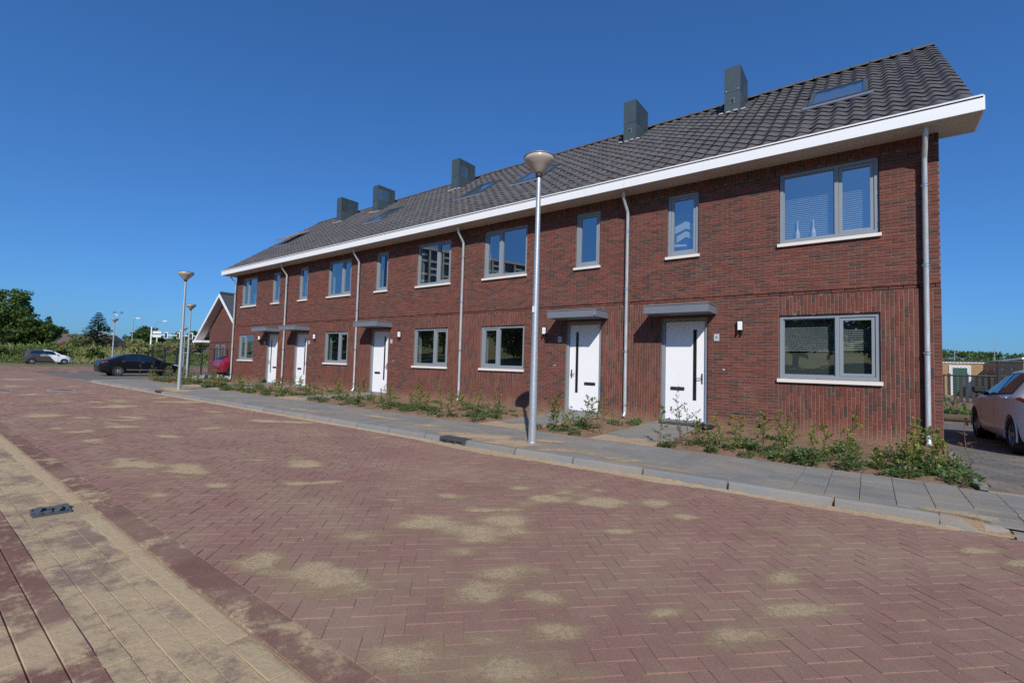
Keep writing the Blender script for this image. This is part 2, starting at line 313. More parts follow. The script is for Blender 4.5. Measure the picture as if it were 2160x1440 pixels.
# ------------------------------------------------------------------ mesh helpers
class MB:
    def __init__(s): s.v = []; s.f = []; s.t = []
    def face(s, pts, tone=.5):
        n = len(s.v); s.v.extend(tuple(p) for p in pts); s.f.append(tuple(range(n, n+len(pts)))); s.t.append(tone)
    def idx(s, verts, faces, tone=.5):
        n = len(s.v); s.v.extend(tuple(p) for p in verts)
        for f in faces: s.f.append(tuple(n+i for i in f)); s.t.append(tone)
    def box(s, x0, x1, y0, y1, z0, z1, tone=.5):
        V = [(x0,y0,z0),(x1,y0,z0),(x1,y1,z0),(x0,y1,z0),(x0,y0,z1),(x1,y0,z1),(x1,y1,z1),(x0,y1,z1)]
        s.idx(V, [(0,3,2,1),(4,5,6,7),(0,1,5,4),(1,2,6,5),(2,3,7,6),(3,0,4,7)], tone); return s
    def cham(s, x0, x1, y0, y1, z0, z1, b, tone=.5):
        """box with all top-face (z1) edges chamfered, no bottom"""
        V = [(x0,y0,z0),(x1,y0,z0),(x1,y1,z0),(x0,y1,z0),(x0,y0,z1-b),(x1,y0,z1-b),(x1,y1,z1-b),(x0,y1,z1-b),
             (x0+b,y0+b,z1),(x1-b,y0+b,z1),(x1-b,y1-b,z1),(x0+b,y1-b,z1)]
        s.idx(V, [(8,9,10,11),(0,1,5,4),(1,2,6,5),(2,3,7,6),(3,0,4,7),(4,5,9,8),(5,6,10,9),(6,7,11,10),(7,4,8,11)], tone); return s
    def bev(s, x0, x1, y0, y1, z0, z1, b, tone=.5):
        """box with bevelled edges all round (rounded look)"""
        X = (x0, x0+b, x1-b, x1); Y = (y0, y0+b, y1-b, y1); Z = (z0, z0+b, z1-b, z1)
        bm = bmesh.new(); vs_ = []
        for sx in (0, 1):
            for sy in (0, 1):
                for sz in (0, 1):
                    xa, xb = (X[0], X[1]) if sx == 0 else (X[3], X[2]); ya, yb = (Y[0], Y[1]) if sy == 0 else (Y[3], Y[2]); za, zb = (Z[0], Z[1]) if sz == 0 else (Z[3], Z[2])
                    vs_ += [(xa, yb, zb), (xb, ya, zb), (xb, yb, za)]
        for v in vs_: bm.verts.new(v)
        r = bmesh.ops.convex_hull(bm, input=bm.verts)
        bmesh.ops.recalc_face_normals(bm, faces=bm.faces)
        bm.verts.index_update()
        s.idx([v.co[:] for v in bm.verts], [[v.index for v in f.verts] for f in bm.faces], tone); bm.free(); return s
    def tube(s, pts, r, n=8, tone=.5, caps=True):
        pts = [Vector(p) for p in pts]; rs = r if isinstance(r, (list, tuple)) else [r]*len(pts)
        rings = []; up = None
        for i, p in enumerate(pts):
            d = (pts[min(i+1, len(pts)-1)] - pts[max(i-1, 0)]).normalized()
            if up is None: up = Vector((0, 0, 1)) if abs(d.z) < .9 else Vector((1, 0, 0))
            a = d.cross(up).normalized(); b = a.cross(d).normalized(); up = b
            rings.append([p + (a*math.cos(2*PI*k/n) + b*math.sin(2*PI*k/n))*rs[i] for k in range(n)])
        V = [v for rg in rings for v in rg]; Fs = []
        for i in range(len(pts)-1):
            for k in range(n): Fs.append((i*n+k, i*n+(k+1) % n, (i+1)*n+(k+1) % n, (i+1)*n+k))
        if caps: Fs.append(tuple(range(n-1, -1, -1))); Fs.append(tuple((len(pts)-1)*n+k for k in range(n)))
        s.idx([v[:] for v in V], Fs, tone); return s
    def lathe(s, prof, c=(0, 0, 0), n=24, axis='z', tone=.5):
        V = []; Fs = []
        for (r, h) in prof:
            for k in range(n):
                a = 2*PI*k/n
                if axis == 'z': V.append((c[0]+r*math.cos(a), c[1]+r*math.sin(a), c[2]+h))
                else: V.append((c[0]+h, c[1]+r*math.cos(a), c[2]+r*math.sin(a)))
        for i in range(len(prof)-1):
            for k in range(n): Fs.append((i*n+k, i*n+(k+1) % n, (i+1)*n+(k+1) % n, (i+1)*n+k))
        if prof[0][0] > 1e-6: Fs.append(tuple(range(n-1, -1, -1)))
        if prof[-1][0] > 1e-6: Fs.append(tuple((len(prof)-1)*n+k for k in range(n)))
        s.idx(V, Fs, tone); return s
    def prism(s, poly, d, tone=.5):
        """extrude polygon (list of 3-D points) by vector d"""
        a = [Vector(p) for p in poly]; d = Vector(d); n = len(a)
        s.idx([p[:] for p in a]+[(p+d)[:] for p in a], [tuple(range(n-1, -1, -1)), tuple(range(n, 2*n))]+[(i, (i+1) % n, n+(i+1) % n, n+i) for i in range(n)], tone); return s
    def mesh(s, name, mat, smooth=False, fix=False):
        me = bpy.data.meshes.new(name); me.from_pydata(s.v, [], s.f)
        at = me.attributes.new('tone', 'FLOAT', 'FACE'); at.data.foreach_set('value', s.t)
        me.materials.append(M(mat))
        if fix:
            bm = bmesh.new(); bm.from_mesh(me); bmesh.ops.recalc_face_normals(bm, faces=bm.faces); bm.to_mesh(me); bm.free()
        if smooth:
            me.shade_smooth()
            try: me.set_sharp_from_angle(angle=math.radians(smooth if smooth > 1 else 40))
            except Exception: pass
        me.update(); return me
    def build(s, name, mat, parent=None, smooth=False, fix=False):
        return link(name, s.mesh(name, mat, smooth, fix), parent)

def link(name, data, parent=None, loc=None, rot=None, scale=None):
    o = bpy.data.objects.new(name, data); COL.objects.link(o)
    if parent is not None: o.parent = parent
    if loc is not None: o.location = loc
    if rot is not None: o.rotation_euler = rot
    if scale is not None: o.scale = scale
    return o
def text(name, body, size, mat, parent, loc, rot, scale=(1, 1, 1), extrude=.001):
    tc = bpy.data.curves.new(name, 'FONT'); tc.body = body; tc.size = size; tc.align_x = 'CENTER'; tc.extrude = extrude
    t = bpy.data.objects.new(name, tc); COL.objects.link(t)
    me = bpy.data.meshes.new_from_object(t.evaluated_get(bpy.context.evaluated_depsgraph_get()))
    bpy.data.objects.remove(t); me.materials.clear(); me.materials.append(M(mat))
    return link(name, me, parent, loc, rot, scale)
def thing(name, label, cat, loc=(0, 0, 0), rz=0.0, group=None):
    o = link(name, None, None, loc, (0, 0, rz)); o.empty_display_size = .1
    return tag(o, label, cat, group)
def tag(o, label, cat, group=None):
    o['label'] = label; o['category'] = cat
    if group: o['group'] = group
    return o
def struct(o, label=None): 
    o['kind'] = 'structure'
    if label: o['label'] = label
    return o
def stuff(o): o['kind'] = 'stuff'; return o

# ------------------------------------------------------------------ ground levels
ZR = -0.18      # road top
ZP = -0.08      # pavement top
W = 5.662; NH = 5
XR, XL = 0.12, -5*W
KY = -5.36      # kerb front face
BY = -3.50      # back edge of the pavement
def box_ob(name, mat, *a, parent=None): return MB().box(*a).build(name, mat, parent)

struct(MB().box(-900, 900, -900, 1500, -1.2, -0.42).build('ground', 'meadow'))

# --- road of herringbone pavers -------------------------------------------------
def clip_y(poly, y, keep_above):
    out = []
    for i, p in enumerate(poly):
        q = poly[(i+1) % len(poly)]
        a = (p[1] - y) * (1 if keep_above else -1); b = (q[1] - y) * (1 if keep_above else -1)
        if a >= 0: out.append(p)
        if a*b < 0:
            t = a/(a-b); out.append((p[0]+(q[0]-p[0])*t, p[1]+(q[1]-p[1])*t))
    return out
def area(poly): return abs(sum(p[0]*poly[(i+1) % len(poly)][1]-poly[(i+1) % len(poly)][0]*p[1] for i, p in enumerate(poly)))/2

road = struct(MB().box(-58, 7, -9.95, KY+.02, -.40, ZR-.0045).build('road', 'sand'))
def kerb_y(x): return KY + .13*max(0.0, min(1.0, (x+5)/5))**1.3
def build_road():
    L, Wd, g, b = .200, .100, .0034, .0022
    c45 = math.cos(PI/4)
    x_lo, x_hi, y_lo = -27.0, 5.5, -9.80
    pieces = []
    full = {}
    rest = MB()
    N = int(46/Wd)
    cand = []
    for i in range(-N, N):
        for j in range(-N, N):
            m = (i-j) % 4
            if m == 0: a0, a1, b0, b1, ori = i*Wd, (i+2)*Wd, j*Wd, (j+1)*Wd, 0
            elif m == 3: a0, a1, b0, b1, ori = i*Wd, (i+1)*Wd, j*Wd, (j+2)*Wd, 1
            else: continue
            ca, cb = (a0+a1)/2, (b0+b1)/2
            X = (ca-cb)*c45 - 9.0; Y = (ca+cb)*c45 - 7.4
            if X < x_lo or X > x_hi or Y < y_lo-.2 or Y > KY+.35: continue
            cand.append((X, Y, ori, a0, a1, b0, b1))
    cams = []
    for (X, Y, ori, a0, a1, b0, b1) in cand:
        poly = []
        for (aa, bb) in ((a0+g/2, b0+g/2), (a1-g/2, b0+g/2), (a1-g/2, b1-g/2), (a0+g/2, b1-g/2)):
            poly.append(((aa-bb)*c45-9.0, (aa+bb)*c45-7.4))
        ytop = kerb_y(X) - .012
        ys = [p[1] for p in poly]
        cut = min(ys) < y_lo or max(ys) > ytop
        if cut:
            poly = clip_y(poly, y_lo, True)
            if len(poly) >= 3: poly = clip_y(poly, ytop, False)
            if len(poly) < 3 or area(poly) < .0015: continue
        d = (X-CAM.x)**2 + (Y-CAM.y)**2
        # in front of the camera and inside the horizontal view
        f = (X-CAM.x)*-.605+(Y-CAM.y)*.796; r = (X-CAM.x)*.796+(Y-CAM.y)*.605
        vis = f > 1.75 and abs(r) < f*1.1
        cams.append((d if vis else 1e9, X, Y, ori, poly, cut))
    cams.sort(key=lambda q: q[0])
    # meshes for whole pavers, shared
    var = []
    for v in range(6):
        mb = MB(); mb.cham(-L/2+g/2, L/2-g/2, -Wd/2+g/2, Wd/2-g/2, -.05, 0, b, (v+.5)/6)
        var.append(mb.mesh('paver', 'road_paver'))
    n = 0
    for (d, X, Y, ori, poly, cut) in cams:
        dz = random.uniform(-.0022, .0022)
        if not cut and n < 300 and d < 1e8:
            o = link('paver', var[random.randrange(6)], road, (X, Y, ZR+dz), (random.gauss(0, .004), random.gauss(0, .004), PI/4+(PI/2 if ori else 0)))
            n += 1; continue
        cx = sum(p[0] for p in poly)/len(poly); cy = sum(p[1] for p in poly)/len(poly)
        ins = []
        for p in poly:
            dx, dy = cx-p[0], cy-p[1]; l = math.hypot(dx, dy) or 1
            ins.append((p[0]+dx/l*b*1.4, p[1]+dy/l*b*1.4))
        k = len(poly); tx, ty = random.gauss(0, .006), random.gauss(0, .006)
        zt = [ZR+dz+(p[0]-cx)*tx+(p[1]-cy)*ty for p in poly]
        V = [(p[0], p[1], ZR-.05) for p in poly] + [(p[0], p[1], z-b) for p, z in zip(poly, zt)] + [(p[0], p[1], z) for p, z in zip(ins, zt)]
        Fs = [tuple(range(2*k, 3*k))]
        for q in range(k):
            r = (q+1) % k
            Fs += [(q, r, k+r, k+q), (k+q, k+r, 2*k+r, 2*k+q)]
        rest.idx(V, Fs, random.random())
    stuff(rest.build('pavers', 'road_paver', road))
    # beyond the pieces one can tell apart
    MB().box(-58, -27.05, -9.78, KY+.01, ZR-.03, ZR-.0015).build('far_paving', 'road_paver', road)
    # edging of metre-long red bands, sandy gutter bricks, more bands
    eds = []
    def row(y0, y1, ln, x0, x1, name, mat, par, off=0.0, gap=.004, zt=ZR):
        mesh_cache = {}
        x = x0+off
        while x < x1:
            key = random.randrange(4)
            if key not in mesh_cache:
                mesh_cache[key] = MB().cham(-ln/2+gap/2, ln/2-gap/2, -(y1-y0)/2+.002, (y1-y0)/2-.002, -.06, 0, .004, random.random()).mesh(name, mat)
            link(name, mesh_cache[key], par, (x+ln/2, (y0+y1)/2, zt+random.uniform(-.0015, .0015)), (random.gauss(0, .003), random.gauss(0, .001), random.gauss(0, .001)))
            x += ln
    edge = struct(MB().box(-58, 7, -13, -9.957, -.40, ZR-.0095).build('road_edge', 'sand'))
    row(-9.99, -9.80, 1.0, -34, 3, 'edging_stone', 'red_band', edge, .37)
    for q, y in enumerate((-10.62, -10.73, -10.84, -10.95)):
        row(y, y+.1095, 1.0, -14, 0, 'edging_stone', 'red_band', edge, (.3, .62, .1, .8)[q])
    rest2 = MB(); near = []
    for r_ in range(5):
        y0 = -10.105-.104*r_ ; x = -30 + (.104 if r_ % 2 else 0)
        while x < 1:
            f = (x-CAM.x)*-.605+(y0-CAM.y)*.796; r = (x-CAM.x)*.796+(y0-CAM.y)*.605
            near.append((math.hypot(x-CAM.x, y0-CAM.y) if f > 1.6 and abs(r) < 1.15*f else 1e6+x*x, x, y0)); x += .208
    near.sort()
    gm = [MB().cham(-.1028, .1028, -.0508, .0508, -.05, 0, .0025, t/4).mesh('gutter_brick', 'gutter_paver') for t in range(5)]
    for q, (d, x, y) in enumerate(near):
        if abs(x+6.55) < .2 and y > -10.42 and y < -10.1: continue
        if q < 220 and d < 1e5: link('gutter_brick', random.choice(gm), edge, (x+.104, y+.052, ZR-.006+random.uniform(-.003, .003)), (random.gauss(0, .008), random.gauss(0, .008), 0))
        else: rest2.cham(x+.0012, x+.2068, y+.0012, y+.1028, ZR-.05, ZR-.006+random.uniform(-.003, .003), .0025, random.random())
    stuff(rest2.build('gutter_bricks', 'gutter_paver', edge))
    MB().box(-58, 7, -13, -10.96, ZR-.05, ZR-.004).build('far_paving', 'red_band', edge)
build_road()

# --- kerb ----------------------------------------------------------------------
def build_kerb():
    kerb = struct(MB().box(-29.6, -.3, KY+.14, KY+.16, -.4, ZP-.02).build('kerb', 'sand'))
    prof = [(0.0, -.32), (0.0, ZR), (.022, ZP-.022), (.05, ZP), (.13, ZP), (.13, -.32)]   # y from face, z
    x = -30.2
    i = 0
    while x < -.45:
        ln = .98 if x+1 < -.45 else (-.40-x)
        if -6.95 < x < -6.2 - .0 and False: pass
        y0, y1 = kerb_y(x), kerb_y(x+ln)
        if not (-6.86 < x+ln/2 < -6.2 and False):
            a = [(x+.003, y0+py, pz) for py, pz in prof]; b = [(x+ln-.003, y1+py, pz) for py, pz in prof]
            if i % 30 == 0: pass
            mb = MB(); k = len(prof)
            mb.idx(a+b, [tuple(range(k)), tuple(range(2*k-1, k-1, -1))]+[(q, k+q, k+(q+1) % k, (q+1) % k) for q in range(k)], random.random())
            mb.build('kerb_stone', 'kerb_concrete', kerb, fix=True)
        x += 1.0; i += 1
    # rounded end stone
    y = kerb_y(-.3); mb = MB(); st = []
    for s_ in range(9):
        t = s_/8; xx = -.395+.47*t; drop = .085*(t**2.2); inn = .10*(t**2.5)
        st.append([(xx, y+inn*.9, -.32), (xx, y+inn, ZR-.01), (xx, y+inn+.022, ZP-.022-drop), (xx, y+inn+.05, ZP-drop), (xx, y+.17, ZP-drop*.8), (xx, y+.17, -.32)])
    k = 6
    for s_ in range(8):
        mb.idx(st[s_]+st[s_+1], [(q, k+q, k+(q+1) % k, (q+1) % k) for q in range(k)])
    mb.idx(st[0]+st[8], [tuple(range(k)), tuple(range(k, 2*k))])
    mb.build('kerb_stone', 'kerb_concrete', kerb, smooth=50, fix=True)
    # flat kerb ramp at the far end by the side street
    mb = MB(); mb.prism([(-34.0, KY, -.32), (-30.25, KY, -.32), (-30.25, KY, ZP-.005), (-31.2, KY, ZR+.02), (-34.0, KY, ZR+.015)], (0, .14, 0)); mb.build('kerb_stone', 'kerb_concrete', kerb, fix=True)
    # sand swept against the kerb: a thin ragged wedge
    mb = MB(); xs = np.arange(-30, .9, .06); pr = None
    for x in xs:
        wv = .045+.05*abs(math.sin(x*1.3)*math.sin(x*.47+1))+.03*random.random() + (.12*math.exp(-((x+5.6)/1.3)**2))+(.09*math.exp(-((x+3.0)/.35)**2))
        yk = kerb_y(x)-.002 if x < -.3 else kerb_y(-.3)+.10
        hh = .012+.014*random.random()+.012*math.exp(-((x+3.0)/.35)**2)
        cur = [(x, yk, ZR+hh), (x, yk-wv*.45, ZR+hh*.55), (x, yk-wv, ZR+.0012), (x, yk-wv-.02, ZR-.006)]
        if pr: 
            for q in range(3): mb.face((pr[q], pr[q+1], cur[q+1], cur[q]))
        pr = cur
    stuff(tag(mb.build('sand_drift', 'sand', None, smooth=60, fix=True), 'thin line of yellow sand swept along the foot of the kerb', 'sand'))
build_kerb()

# loose sand lying on the pavers in drifts (thin layer whose cover thins out to single grains)
def vnoise(x, y, seed=0):
    r = np.random.default_rng(seed).random((256, 256))
    xi, yi = np.floor(x).astype(int), np.floor(y).astype(int); fx, fy = x-xi, y-yi; fx = fx*fx*(3-2*fx); fy = fy*fy*(3-2*fy)
    g = lambda a, b: r[a % 256, b % 256]
    return (g(xi, yi)*(1-fx)+g(xi+1, yi)*fx)*(1-fy)+(g(xi, yi+1)*(1-fx)+g(xi+1, yi+1)*fx)*fy
def build_sand(name, label, x_rng, y_rng, zz, E0, extra, st=.045):
    xs = np.arange(*x_rng, st); ys = np.arange(*y_rng, st)
    X, Y = np.meshgrid(xs, ys, indexing='ij')
    XX, YY = X*.8+Y*.6, -X*.6+Y*.8
    wob = (vnoise(XX*1.6, YY*3.2, 1)-.5)*1.5+(vnoise(XX*4.5, YY*7.5, 2)-.5)*1.1+(vnoise(XX*11, YY*15, 3)-.5)*.7
    E_ = list(E0); rr = np.random.default_rng(5)
    for q in range(46 if extra else 0): E_.append((rr.uniform(-38, -9), rr.uniform(-9.3, -5.8), rr.uniform(.15, .45), rr.uniform(.06, .16), rr.uniform(-2.9, -2.3)))
    for q in range(14 if extra else 0): E_.append((rr.uniform(-8, 1), rr.uniform(-9.4, -5.8), rr.uniform(.08, .2), rr.uniform(.04, .08), rr.uniform(-2.6, -2.0)))
    cov = np.zeros_like(X)
    for (cx, cy, a, b, th) in E_:
        c, s_ = math.cos(th), math.sin(th); dx, dy = X-cx, Y-cy
        r = np.sqrt(((dx*c+dy*s_)/a)**2+((-dx*s_+dy*c)/b)**2)
        t = np.clip(1-(r+wob*.95-.05)/1.55, 0, 1); cov = np.maximum(cov, t*t*(3-2*t))
    cov = np.maximum(cov*.9, .0)
    keep = cov > .02
    q = keep[:-1, :-1] | keep[1:, :-1] | keep[:-1, 1:] | keep[1:, 1:]
    ids = -np.ones(X.shape, int); used = np.zeros(X.shape, bool)
    used[:-1, :-1] |= q; used[1:, :-1] |= q; used[:-1, 1:] |= q; used[1:, 1:] |= q
    ids[used] = np.arange(used.sum())
    V = np.stack([X[used], Y[used], zz+.0042+.004*cov[used]], 1)
    I, J = np.nonzero(q)
    Fs = np.stack([ids[I, J], ids[I+1, J], ids[I+1, J+1], ids[I, J+1]], 1)
    me = bpy.data.meshes.new(name); me.from_pydata(V.tolist(), [], Fs.tolist()); me.materials.append(M('loose_sand'))
    at = me.attributes.new('cover', 'FLOAT', 'POINT'); at.data.foreach_set('value', cov[used].astype(np.float32)); me.shade_smooth()
    stuff(tag(link(name, me), label, 'sand'))
build_sand('loose_sand', 'patches of pale yellow sand blown over the red road pavers', (-40, 2.5), (-9.79, KY-.02), ZR, SAND, True)
build_sand('loose_sand', 'brown sand spread over the grey pavement round the lamp feet', (-30, .05), (KY+.06, BY-.02), ZP, [(-6.5, -4.85, 1.0, .3, 0), (-5.4, -4.95, .9, .26, 0), (-4.2, -4.95, .7, .16, 0), (-7.9, -4.6, .7, .15, .1), (-20.8, -4.8, 1.1, .35, 0), (-.4, -5.08, .25, .07, 0), (-5.2, -4.35, .5, .12, .2), (-22.5, -4.6, .8, .2, 0), (-12, -4.9, 1.0, .1, 0), (-9.8, -4.4, .8, .1, 0), (-3.0, -5.1, .9, .06, 0)], False)

# --- pavement, paths, beds, driveway --------------------------------------------
PATHS = [(-4.92, -3.76), (-7.56, -6.40), (-16.24, -15.08), (-21.90, -20.74), (-24.55, -23.39)]
def build_pavement():
    pv = struct(MB().box(-30.2, -.10, KY+.15, BY, -.40, ZP-.012).box(-.099, 7, KY+.16, BY, -.40, ZP-.085).build('pavement', 'sand'))
    T = .30; tiles = []
    y_in = KY+.14
    x = -.10; col = 0
    while x > -30.2:
        off = 0 if col % 2 == 0 else T/2
        y = y_in - off
        while y < BY-.02:
            ya, yb = max(y, kerb_y(x-T/2)+.135), min(y+T, BY-.01)
            if yb-ya > .05: tiles.append((x-T, x, ya, yb))
            y += T
        x -= T; col += 1
    tiles.sort(key=lambda t: (t[0]-CAM.x)**2+(t[2]-CAM.y)**2)
    tm = [MB().cham(-T/2+.0022, T/2-.0022, -T/2+.0022, T/2-.0022, -.05, 0, .003, t/5).mesh('paving_tile', 'grey_tile') for t in range(6)]
    rest = MB(); n = 0
    for (x0, x1, ya, yb) in tiles:
        dz = random.uniform(-.002, .002)
        if n < 300 and abs(yb-ya-T) < .002:
            link('paving_tile', random.choice(tm), pv, ((x0+x1)/2, (ya+yb)/2, ZP+dz), (random.gauss(0, .003), random.gauss(0, .003), 0)); n += 1
        else: rest.cham(x0+.0022, x1-.0022, ya+.0022, yb-.0022, ZP-.05, ZP+dz, .003, random.random())
    # entrance in front of the driveway
    for a in range(20):
        for b_ in range(9):
            x0 = -.095+a*.30; ya = kerb_y(-.2)+.175+b_*.21
            if ya+.21 > BY: continue
            rest.cham(x0+.002, x0+.298, ya+.002, ya+.208, ZP-.06, ZP-.01-.05*max(0, (-4.7-ya)/.5)+random.uniform(-.003, .003), .003, random.random())
    stuff(rest.build('paving_tiles', 'grey_tile', pv))
    rp = MB()
    for a in range(24):
        for b_ in range(2):
            x0 = .085+a*.208; ya = kerb_y(-.2)-.035+b_*.105
            rp.cham(x0+.002, x0+.206, ya+.002, ya+.103, ZR-.05, ZR+.012+.016*b_+random.uniform(-.002, .002), .003, random.random())
    stuff(rp.build('ramp_bricks', 'kerb_concrete', pv))
    # front paths
    for i, (x0, x1) in enumerate(PATHS):
        fp = struct(MB().box(x0, x1, BY, -.03, -.40, -.072).build('front_path', 'sand'))
        nx = 4; tw = (x1-x0)/nx
        for a in range(nx):
            y = BY + (0.0 if a % 2 == 0 else -.14); 
            while y < -.04:
                ya, yb = max(y, BY), min(y+.29, -.04)
                if yb-ya > .04: 
                    zc = ZP + (ya+yb-2*BY)/2/3.5*.055
                    MB().cham(x0+a*tw+.002, x0+(a+1)*tw-.002, ya+.002, yb-.002, ZP-.06, zc, .003, random.random()).build('paving_tile', 'grey_tile', fp)
                y += .29
    # soil beds
    beds = [(XR-.02, PATHS[0][1]), (PATHS[0][0], PATHS[1][1]), (PATHS[1][0], PATHS[2][1]), (PATHS[2][0], PATHS[3][1]), (PATHS[3][0], PATHS[4][1]), (PATHS[4][0], -30.3)]
    for (xa, xb) in beds:
        x0, x1 = min(xa, xb), max(xa, xb)
        nx = max(8, int((x1-x0)/.09)); ny = 38
        mb = MB(); V = []
        for a in range(nx+1):
            for b_ in range(ny+1):
                x = x0+(x1-x0)*a/nx; y = BY-.01+(-.0-BY)*b_/ny
                e = min(a, nx-a, b_)/3.0; e = min(1.0, e)
                h = ZP-.035+.05*e+.022*math.sin(x*5.1+y*3.7)*math.sin(y*4.3-x*1.9)+random.uniform(-.016, .016)*e + .03*(b_/ny)
                V.append((x, y, h))
        Fs = [(a*(ny+1)+b_, (a+1)*(ny+1)+b_, (a+1)*(ny+1)+b_+1, a*(ny+1)+b_+1) for a in range(nx) for b_ in range(ny)]
        mb.idx(V, Fs); struct(mb.build('garden_soil', 'soil', None, smooth=80))
    # driveway of dark pavers beside the end house
    dv = struct(MB().box(XR-.02, 8, BY, 7.2, -.40, ZP-.012).build('driveway', 'sand'))
    cnt = 0; dm = [MB().cham(-.1032, .1032, -.1032, .1032, -.05, 0, .0018, t/4).mesh('paver', 'dark_paver') for t in range(5)]
    rest = MB(); lst = []
    for a in range(-1, 30):
        for b_ in range(0, 52):
            x0 = XR+.0+a*.208+(.104 if b_ % 2 else 0); y0 = BY+b_*.208
            if x0 < XR-.02: continue
            lst.append(((x0-CAM.x)**2+(y0-CAM.y)**2+ (0 if x0 < 2.3 else 500), x0, y0))
    lst.sort()
    for q, (d, x0, y0) in enumerate(lst):
        dz = random.uniform(-.002, .002)
        if q < 200: link('paver', random.choice(dm), dv, (x0+.104, y0+.104, ZP+.0+dz))
        else: rest.cham(x0+.0008, x0+.2072, y0+.0008, y0+.2072, ZP-.05, ZP+dz, .0018, random.random())
    stuff(rest.build('pavers', 'dark_paver', dv))
    MB().box(XR-.018, XR+.045, BY, -.0, -.3, ZP+.012).build('edging_stone', 'kerb_concrete', dv)
build_pavement()
exec_marker = 0

# ------------------------------------------------------------------ the row of houses
SOF = 5.58; FY = -.57; FTOP = 5.82
RS = .744; RY0, RZ0 = -.50, 5.83; RIDGE_Y = 4.85; RIDGE_Z = RZ0 + (RIDGE_Y-RY0)*RS
RA = math.atan(RS); DEPTH = 9.7
TYPE = 'ABAAB'
YU, YL = 0.0, -.025            # face of upper / lower brickwork
OPEN = dict(w=(.729, 2.397), d=(3.805, 4.876), n=(4.036, 4.769))
ZL = (1.069, 2.368); ZU = (3.881, 5.366); ZD = (0.0, 2.40)
def hx(i, o):
    """x of local offset o (from the right-hand boundary of a type A house; mirrored for B)"""
    return -i*W-o if TYPE[i] == 'A' else -(i+1)*W+o
def span(i, key):
    a, b = hx(i, OPEN[key][0]), hx(i, OPEN[key][1]); return (min(a, b), max(a, b))
def subtract(rects, holes):
    """rects minus holes, splitting along x first (for courses)"""
    out = rects
    for (hx0, hx1, hz0, hz1) in holes:
        nxt = []
        for (x0, x1, z0, z1) in out:
            if x1 <= hx0 or x0 >= hx1 or z1 <= hz0 or z0 >= hz1: nxt.append((x0, x1, z0, z1)); continue
            if x0 < hx0: nxt.append((x0, hx0, z0, z1))
            if x1 > hx1: nxt.append((hx1, x1, z0, z1))
            xa, xb = max(x0, hx0), min(x1, hx1)
            if z0 < hz0: nxt.append((xa, xb, z0, hz0))
            if z1 > hz1: nxt.append((xa, xb, hz1, z1))
        out = nxt
    return out
BL, BH, JT, CH = .210, .0505, .010, .0615
def courses_h(x0, x1, z0, z1, holes, x_ref=0.0):
    out = []; k = 0; z = z0
    while z < z1-.01:
        zb = min(z+BH, z1)
        base = [(x0, x1, z, zb)]
        for (xa, xb, za, zc) in subtract(base, holes):
            off = ((k % 2)*.5*(BL+JT)) + x_ref
            q = math.floor((xa-off)/(BL+JT))
            while off+q*(BL+JT) < xb:
                s0, s1 = off+q*(BL+JT), off+q*(BL+JT)+BL
                a, b = max(s0, xa), min(s1, xb)
                if b-a > .022 and zc-za > .012: out.append((a, b, za, zc))
                q += 1
        z += CH; k += 1
    return out
def courses_v(x0, x1, z0, z1, holes, pitch=.0655):
    out = []; n = max(1, round((x1-x0)/pitch)); p = (x1-x0)/n
    for k in range(n):
        xa, xb = x0+k*p+.006, x0+(k+1)*p-.006
        off = (k*.37 % 1)*(BL+JT) + random.uniform(-.02, .02)
        for (a, b, za, zc) in subtract([(xa, xb, z0, z1)], holes):
            if b-a < .02: continue
            q = math.floor((za-z0-off)/(BL+JT))
            while z0+off+q*(BL+JT) < zc:
                s0, s1 = z0+off+q*(BL+JT), z0+off+q*(BL+JT)+BL
                c, d = max(s0, za), min(s1, zc)
                if d-c > .03: out.append((a, b, c, d))
                q += 1
    return out
def brick_mb(mb, x0, x1, z0, z1, y, tone, depth=.03):
    j = lambda: random.uniform(-.0022, .0022)
    yy = y + random.uniform(-.003, .002); b = .004
    A = [(x0+j(), yy+b, z0+j()), (x1+j(), yy+b, z0+j()), (x1+j(), yy+b, z1+j()), (x0+j(), yy+b, z1+j())]
    I = [(x0+b, yy+j()*.6, z0+b), (x1-b, yy+j()*.6, z0+b), (x1-b, yy+j()*.6, z1-b), (x0+b, yy+j()*.6, z1-b)]
    B = [(p[0], yy+depth, p[2]) for p in A]
    V = A+I+B
    Fs = [(4, 5, 6, 7)]
    for q in range(4):
        r = (q+1) % 4
        Fs += [(q, r, 4+r, 4+q), (8+q, 8+r, r, q)]
    mb.idx(V, Fs, tone)
def tone_for(x, z):
    d = .5*(math.sin(x*1.7+z*2.3)+math.sin(x*.6-z*1.1+2))
    r = random.random()
    if r < .13+.07*d: return random.uniform(.0, .28)
    if r < .42: return random.uniform(.25, .5)
    return random.uniform(.45, 1.0)
